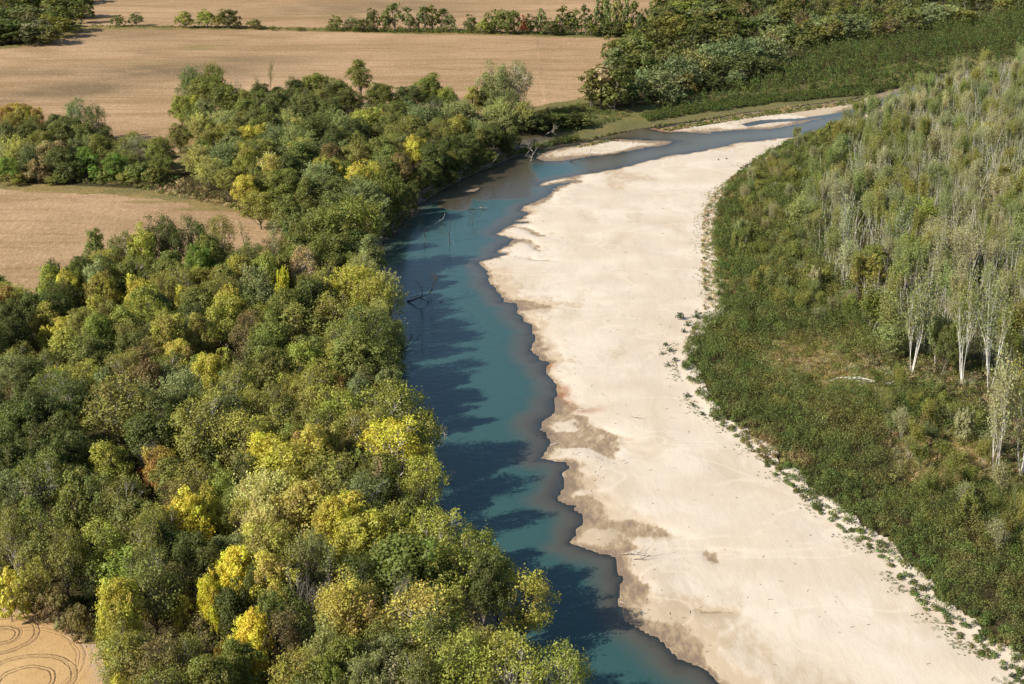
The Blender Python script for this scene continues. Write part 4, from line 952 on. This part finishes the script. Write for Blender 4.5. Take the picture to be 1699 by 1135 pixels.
# shrubs and weeds on the banks and verges
BK = [([(960,215),(900,225),(880,205),(900,190),(960,178),(1050,190),(1000,205)], 500, ['dg', 'wa', 'wb', 'ol'], .5, 2.6), ([(0,296),(100,302),(190,310),(250,318),(300,300),(280,290),(200,300),(100,294),(0,288)], 500, ['ol', 'br', 'go', 'wb'], .5, 2.0),
      ([(300,300),(340,315),(400,345),(420,355),(300,330),(255,322)], 240, ['ol', 'br', 'tn', 'go'], .4, 1.6), ([(0,975),(60,985),(110,1000),(150,1030),(162,1062),(150,1058),(110,1026),(60,1008),(0,998)], 800, ['br', 'ol', 'br', 'tn'], .5, 2.2),
      ([(380,340),(440,352),(520,366),(540,380),(470,372),(400,358)], 200, ['ol', 'tn', 'yo'], .3, 1.0), ([(1,600),(60,590),(90,610),(60,640),(20,640)], 250, ['gr', 'go', 'ol'], .6, 2.4),
      ([(150,44),(420,46),(700,53),(1040,57),(1040,60),(700,56),(420,49),(150,47)], 700, ['ol', 'go', 'br'], .5, 1.5),
      ([(960,232),(1000,224),(1099,206),(1258,182),(1434,159),(1434,150),(1258,172),(1130,190),(1060,200),(1000,212),(950,222)], 1500, ['ol', 'tn', 'go', 'wc', 'gy'], .25, .8)]
X_, Y_, H_, C_ = [], [], [], []
for q, (pp, n, names, h0_, h1_) in enumerate(BK):
    a, b = scatter(poly(pp, 3.8 if q else 2.5), n, 320 + q); X_.append(a); Y_.append(b); H_.append(np.random.RandomState(q).uniform(h0_, h1_, len(a))); C_.append(pal(names, a, b, 90 + q, 6))
ux, uy, uh = np.concatenate(X_), np.concatenate(Y_), np.concatenate(H_)
thicket('verge_weeds', ux, uy, uh * 1.4, uh, np.concatenate(C_), .26, 26, 'rank weeds and low scrub along field verges and banks', 330, 'weeds')

# ---------------------------------------------------------------- plants standing out on the sand
sp = [make_tree(s, H=1.6, W=2.2, nl=7, ns=7, nleaf=9, leaf=.15, rl=.27, h0=.02, visible=.0) for s in (401, 402, 403)]
SH = [(1128,530,2.4),(1140,541,2.0),(1156,528,2.2),(1104,572,1.6),(1112,582,2.0),(1098,586,1.3),(1120,598,1.8),(1108,606,1.4),(1135,552,1.8),(1150,548,1.7),(1172,484,1.2),(1168,432,1.2),(1170,452,1.2),(1166,410,1.1),(1172,390,1.1),(1170,470,1.3),(1178,500,1.3),(1140,660,1.6),(1150,676,1.4),(1165,690,1.4),
      (1185,706,1.2),(1200,712,1.1),(1240,745,1.1),(1236,768,.9),(1270,790,1.0),(1290,812,.9),(1300,822,.8),(1374,886,.9),(1404,888,1.1),(1412,898,1.0),(1447,941,1.2),(1461,928,1.4),(1468,941,1.3),(1479,955,1.1),(1480,957,1.3),(1497,968,1.2),(1502,978,1.4),(1508,988,1.1),(1520,1007,.9),
      (1634,1110,.9),(1250,266,1.0),(1240,276,1.1),(1224,290,1.1),(1214,300,1.2),(1196,318,1.0),(1186,330,1.2),(1178,344,1.2),(1174,362,1.3),(1230,282,1.2),(1205,264,.8),(1192,266,.7)]
shl = {}
for i, (px, py, w) in enumerate(SH):
    if py > 700: continue
    x, y = gp(px, py, .8); x = float(x); y = float(y)
    ar = 'beside the sandbar notch' if 500 < py < 620 else 'on the upper sandbar rim' if py < 500 else 'on the middle sandbar rim' if py < 830 else 'on the lower sandbar rim'
    sz = 'large' if w > 1.6 else 'small' if w > 1.0 else 'tiny'
    key = f'{sz} dark green bush {ar}'
    shl.setdefault(key, []).append((x, y, w))
for key, L_ in shl.items():
    L_.sort(key=lambda q: -q[1])
    for k, (x, y, w) in enumerate(L_):
        p = sp[cr.randint(3)]; w *= .75 if y < 420 else 1
        root = empty('sand_bush', (x, y, float(gz(x, y)) - .05), cr.uniform(0, 6)); root.scale = (w / 2.0,) * 3
        tag(root, key + (f', {ordw(k)} from the bend' if len(L_) > 1 else ''), 'bush', 'bushes rooted at the edge of the sand')
        c = link('foliage', p['crown'], None, root); c.color = (.04, .062, .02, 0)
        link('stem', p['trunk'], None, root)
RIM = P_V[5:-4]
r_ = np.random.RandomState(500)
seg = r_.randint(0, len(RIM) - 1, 1500); f_ = r_.rand(1500)
rx_ = RIM[seg, 0] * (1 - f_) + RIM[seg + 1, 0] * f_ - np.abs(r_.normal(0, 1.7, 1500)); ry_ = RIM[seg, 1] * (1 - f_) + RIM[seg + 1, 1] * f_ - r_.normal(0, 2, 1500)
k_ = (gz(rx_, ry_) > .1) & (vn(rx_, ry_, 8, 99) > .42)
rx_, ry_ = rx_[k_], ry_[k_]; rh_ = r_.uniform(.15, .6, len(rx_))
thicket('sandbar_weeds', rx_, ry_, rh_ * 1.6, rh_, pal(['wa', 'wb', 'wc', 'ol'], rx_, ry_, 95, 5), .10, 14, 'sparse green seedlings scattered over the sandbar rim', 501, 'weeds')

# ---------------------------------------------------------------- snags, logs and drift wood
def wood_mesh(name, seed, L, r, lev=2, up=.1, spread=.7, kids=(2, 5)):
    rg = np.random.RandomState(seed); S = []; T = []
    grow(rg, np.zeros(3), unit(np.array([1.0, 0, .12])), L, r, lev, S, T, up, spread, kids, 4)
    v, f = tubes(np.array(S), 5)
    return mesh_from(name, v, f, smooth=True)
WD = {}
def wood(name, label, cat, px, py, ang, L, kind='snag', mat='dark', seed=1, tilt=0., zoff=0., group=None, r=None):
    key = (kind, seed % 3, mat)
    if key not in WD:
        if kind == 'snag': me = wood_mesh(name, 700 + seed % 3, 4.0, .13, 2, .15, .75)
        elif kind == 'crown': me = wood_mesh(name, 710 + seed % 3, 4.5, .16, 3, .25, .6, (3, 5))
        else: me = wood_mesh(name, 720 + seed % 3, 4.0, .12, 1, .0, .35, (1, 3))
        me.materials.append(M[mat]); WD[key] = me
    x, y = gp(px, py, 0.1)
    z = max(float(gz(float(x), float(y))), 0.0)
    o = link(name, WD[key], None)
    o.location = (float(x), float(y), z + zoff + .05); o.rotation_euler = (0, -tilt, R(ang)); s = L / 4.0; o.scale = (s, s, s)
    tag(o, label, cat, group)
    return o
G_ = 'snags standing in the river'
wood('snag', 'dark leaning snag with a forked top, uppermost of the midriver pair', 'snag', 802, 349, 120, 4.2, 'snag', 'dark', 1, .35, group=G_)
wood('snag', 'pale log sloping into teal water beside the forked snag', 'log', 796, 344, -50, 3.6, 'log', 'dead', 2, .15, group=G_)
wood('snag', 'dark spiky snag breaking the teal water below the pale log', 'snag', 783, 372, 60, 3.6, 'crown', 'dark', 0, .6, group=G_)
wood('snag', 'short stub leaning beside the dark spiky snag', 'snag', 776, 372, 75, 2.6, 'log', 'dark', 1, .5, group=G_)
wood('snag', 'tall dark snag with side arms alone in the wide teal pool', 'snag', 746, 404, 90, 5.0, 'crown', 'dark', 1, 1.1, group=G_)
wood('snag', 'small pale stump beside the tall dark snag', 'snag', 753, 406, 80, 1.6, 'log', 'dead', 0, 1.2, group=G_)
wood('snag', 'thin dark snag nearest the shaded corner of the pool', 'snag', 705, 402, 85, 3.4, 'crown', 'dark', 2, 1.0, group=G_)
wood('snag', 'pale branching log at the shadow edge on the pool', 'log', 722, 371, 10, 3.2, 'snag', 'white', 1, .3, group=G_)
wood('snag', 'dark cluster of stubs on the brown and teal line', 'snag', 812, 329, 20, 3.0, 'crown', 'dark', 0, .4, group=G_)
wood('snag', 'long low dark branch lying between shadow and snag', 'branch', 775, 347, 0, 6.0, 'log', 'dark', 2, .02, group=G_)
wood('snag', 'small dark snag standing in the shadow by the bank', 'snag', 752, 348, 80, 2.4, 'snag', 'dark', 2, .9, group=G_)
wood('snag', 'paired dark posts standing in brown shallows', 'snag', 812, 292, 70, 2.6, 'log', 'dark', 1, .8, group=G_)
wood('snag', 'lone dark twig in the brown shallows near the sand', 'snag', 842, 314, 10, 2.0, 'snag', 'dark', 0, .5, group=G_)
wood('snag', 'tiny stick in the brown shallows below the posts', 'snag', 836, 302, 30, 1.4, 'snag', 'dark', 1, .5, group=G_)
wood('snag', 'short dark stub in the pool above the tall snag', 'snag', 754, 380, 80, 1.4, 'snag', 'dark', 2, 1.2, group=G_)
wood('snag', 'dark branches reaching from the bank over shaded blue water', 'snag', 676, 500, -35, 7.5, 'crown', 'dark', 0, .12, group=G_)
wood('snag', 'pale bare limb above the dark branches by the bank', 'branch', 680, 498, -15, 5.0, 'log', 'dead', 1, .2, .8, group=G_)
wood('snag', 'small white twig floating off the shaded bank', 'branch', 712, 551, 0, 2.6, 'log', 'white', 0, .02, group=G_)
wood('snag', 'thin dark snag alone in shaded blue water', 'snag', 700, 578, 90, 2.6, 'log', 'dark', 2, 1.3, group=G_)
wood('snag', 'dark snag tangled under the bank with a pale root', 'snag', 655, 590, 20, 5.5, 'crown', 'dark', 1, .4, group=G_)
wood('snag', 'dead pale limbs over the water beside the bright yellow tree', 'branch', 726, 742, 35, 3.2, 'crown', 'dead', 0, .4, group=G_)
wood('snag', 'thin white twigs at the waterline below the yellow tree', 'branch', 738, 790, -20, 2.6, 'snag', 'white', 0, .2, group=G_)
wood('snag', 'dark twisted branch resting at the wet sand tongue', 'driftwood', 888, 722, 10, 2.6, 'snag', 'dark', 0, .05)
wood('snag', 'crooked pale snag pile nearest the far bank bend', 'snag', 868, 262, -60, 5.0, 'snag', 'dead', 1, .3)
wood('snag', 'upright tangle of dead wood at the mid bar tip', 'snag', 880, 268, 60, 5.0, 'crown', 'dead', 0, .4)
wood('driftwood', 'long branchy driftwood lying across the mid river bar', 'driftwood', 975, 256, 15, 8.0, 'log', 'dead', 2, .0)
wood('driftwood', 'dark log at the lower waterline of the mid river bar', 'driftwood', 945, 268, 5, 7.0, 'snag', 'dark', 1, .02)
wood('driftwood', 'whitish driftwood pile on the cut bank foot', 'driftwood', 905, 236, -30, 6.0, 'snag', 'dead', 0, .2)
wood('driftwood', 'pale roots on the shaded cut bank foot', 'driftwood', 790, 283, -15, 7.0, 'snag', 'dead', 1, .1)
wood('driftwood', 'short pale log on the far grassy bank', 'driftwood', 998, 211, -45, 3.5, 'log', 'white', 0, .1)
wood('driftwood', 'slim bleached branch on sand beside the wet embayment', 'driftwood', 1030, 919, -25, 5.0, 'snag', 'dead', 1, .03)
wood('driftwood', 'dark knotted stick on sand above the bleached branch', 'driftwood', 1052, 929, -10, 2.6, 'snag', 'dark', 0, .03)
wood('driftwood', 'thin straight stick lying diagonally mid sandbar', 'driftwood', 1045, 694, -40, 4.5, 'log', 'dead', 1, .0)
wood('driftwood', 'short dark stick on sand above the diagonal one', 'driftwood', 998, 655, -60, 2.0, 'log', 'dark', 2, .0)
wood('driftwood', 'tiny dark stick alone low on the bright sand', 'driftwood', 1031, 766, 0, 1.1, 'log', 'dark', 0, .0)
wood('driftwood', 'tiny dark log high on the bright sand', 'driftwood', 1118, 420, 0, 1.1, 'log', 'dark', 1, .0)
wood('driftwood', 'small stick at the sand edge below the wet tongue', 'driftwood', 912, 738, 15, 2.4, 'log', 'white', 1, .02)
wood('driftwood', 'pair of twigs near the rust stained sand', 'driftwood', 990, 676, 30, 2.4, 'log', 'dead', 2, .0)
wood('driftwood', 'pale stick at the waterline of the lower cove', 'driftwood', 1028, 998, -30, 1.4, 'log', 'white', 2, .02)
wood('driftwood', 'dark log on the far sandbar', 'driftwood', 1188, 205, -5, 3.0, 'log', 'dark', 0, .0)
wood('driftwood', 'second dark log further along the far sandbar', 'driftwood', 1206, 206, -10, 3.0, 'log', 'dark', 1, .0)
# small sticks and flecks of drift left on the sand
r_ = np.random.RandomState(611)
seg = r_.randint(3, len(P_M) - 22, 420); f_ = r_.rand(420)
dx_ = P_M[seg, 0] * (1 - f_) + P_M[seg + 1, 0] * f_ + np.where(r_.rand(420) < .6, r_.uniform(1, 9, 420), r_.uniform(5, 55, 420)); dy_ = P_M[seg, 1] * (1 - f_) + P_M[seg + 1, 1] * f_ + r_.normal(0, 2, 420)
dz_ = gz(dx_, dy_); k_ = (dz_ > .08) & ~inside(dx_, dy_, P_V) & inside(dx_, dy_, P_M); dx_, dy_, dz_ = dx_[k_], dy_[k_], dz_[k_]
an_ = r_.normal(.4, .9, len(dx_)); ln_ = r_.uniform(.15, 1.0, len(dx_)) ** 1.5
v_, f_ = tubes(np.stack([dx_, dy_, dz_ + .04, dx_ + np.cos(an_) * ln_, dy_ + np.sin(an_) * ln_, dz_ + .07, np.full(len(dx_), .06), np.full(len(dx_), .03)], 1), 4)
tag(link('drift_litter', mesh_from('drift_litter', v_, f_), M['bark']), 'tiny sticks and flecks of drift strewn on the sandbar', 'litter', None, 'stuff')
# the big bleached trunk in the clearing: trunk and branches
ft = empty('fallen_tree', (*[float(q) for q in gp(1478, 636, 2.6)], 0)); ft.location.z = float(gz(ft.location.x, ft.location.y)) + 1.3
tag(ft, 'large sun-bleached fallen tree lying in the brushy clearing', 'fallen tree')
rg = np.random.RandomState(9)
x0, y0 = ft.location.x, ft.location.y; z0 = ft.location.z
def rel(px, py, z): a, b = gp(px, py, z0 + z); return np.array([float(a) - x0, float(b) - y0, z])
pts = [rel(1478,636,0), rel(1452,633,.1), rel(1432,628,.4), rel(1408,626,.5), rel(1390,627,.3), rel(1371,634,-.2)]
S = [np.concatenate([pts[i], pts[i + 1], [.34 - .055 * i, .34 - .055 * (i + 1)]]) for i in range(5)]
v_, f_ = tubes(S, 7); tr_ = link('trunk', mesh_from('trunk', v_, f_, smooth=True), M['white'], ft)
S = []
for a, b in ((rel(1452,633,.1), rel(1425,638,-.1)), (rel(1432,628,.4), rel(1402,632,0)), (rel(1445,633,.2), rel(1412,629,.9)), (rel(1478,636,0), rel(1490,632,.3))): S += limb(rg, a, b, .15, .05, 4, .04)
v_, f_ = tubes(S, 5); link('branch', mesh_from('branch', v_, f_, smooth=True), M['white'], ft)
print('trees', len(trees), {p: sum(1 for t in trees if t[6] == p) for p in KIND})
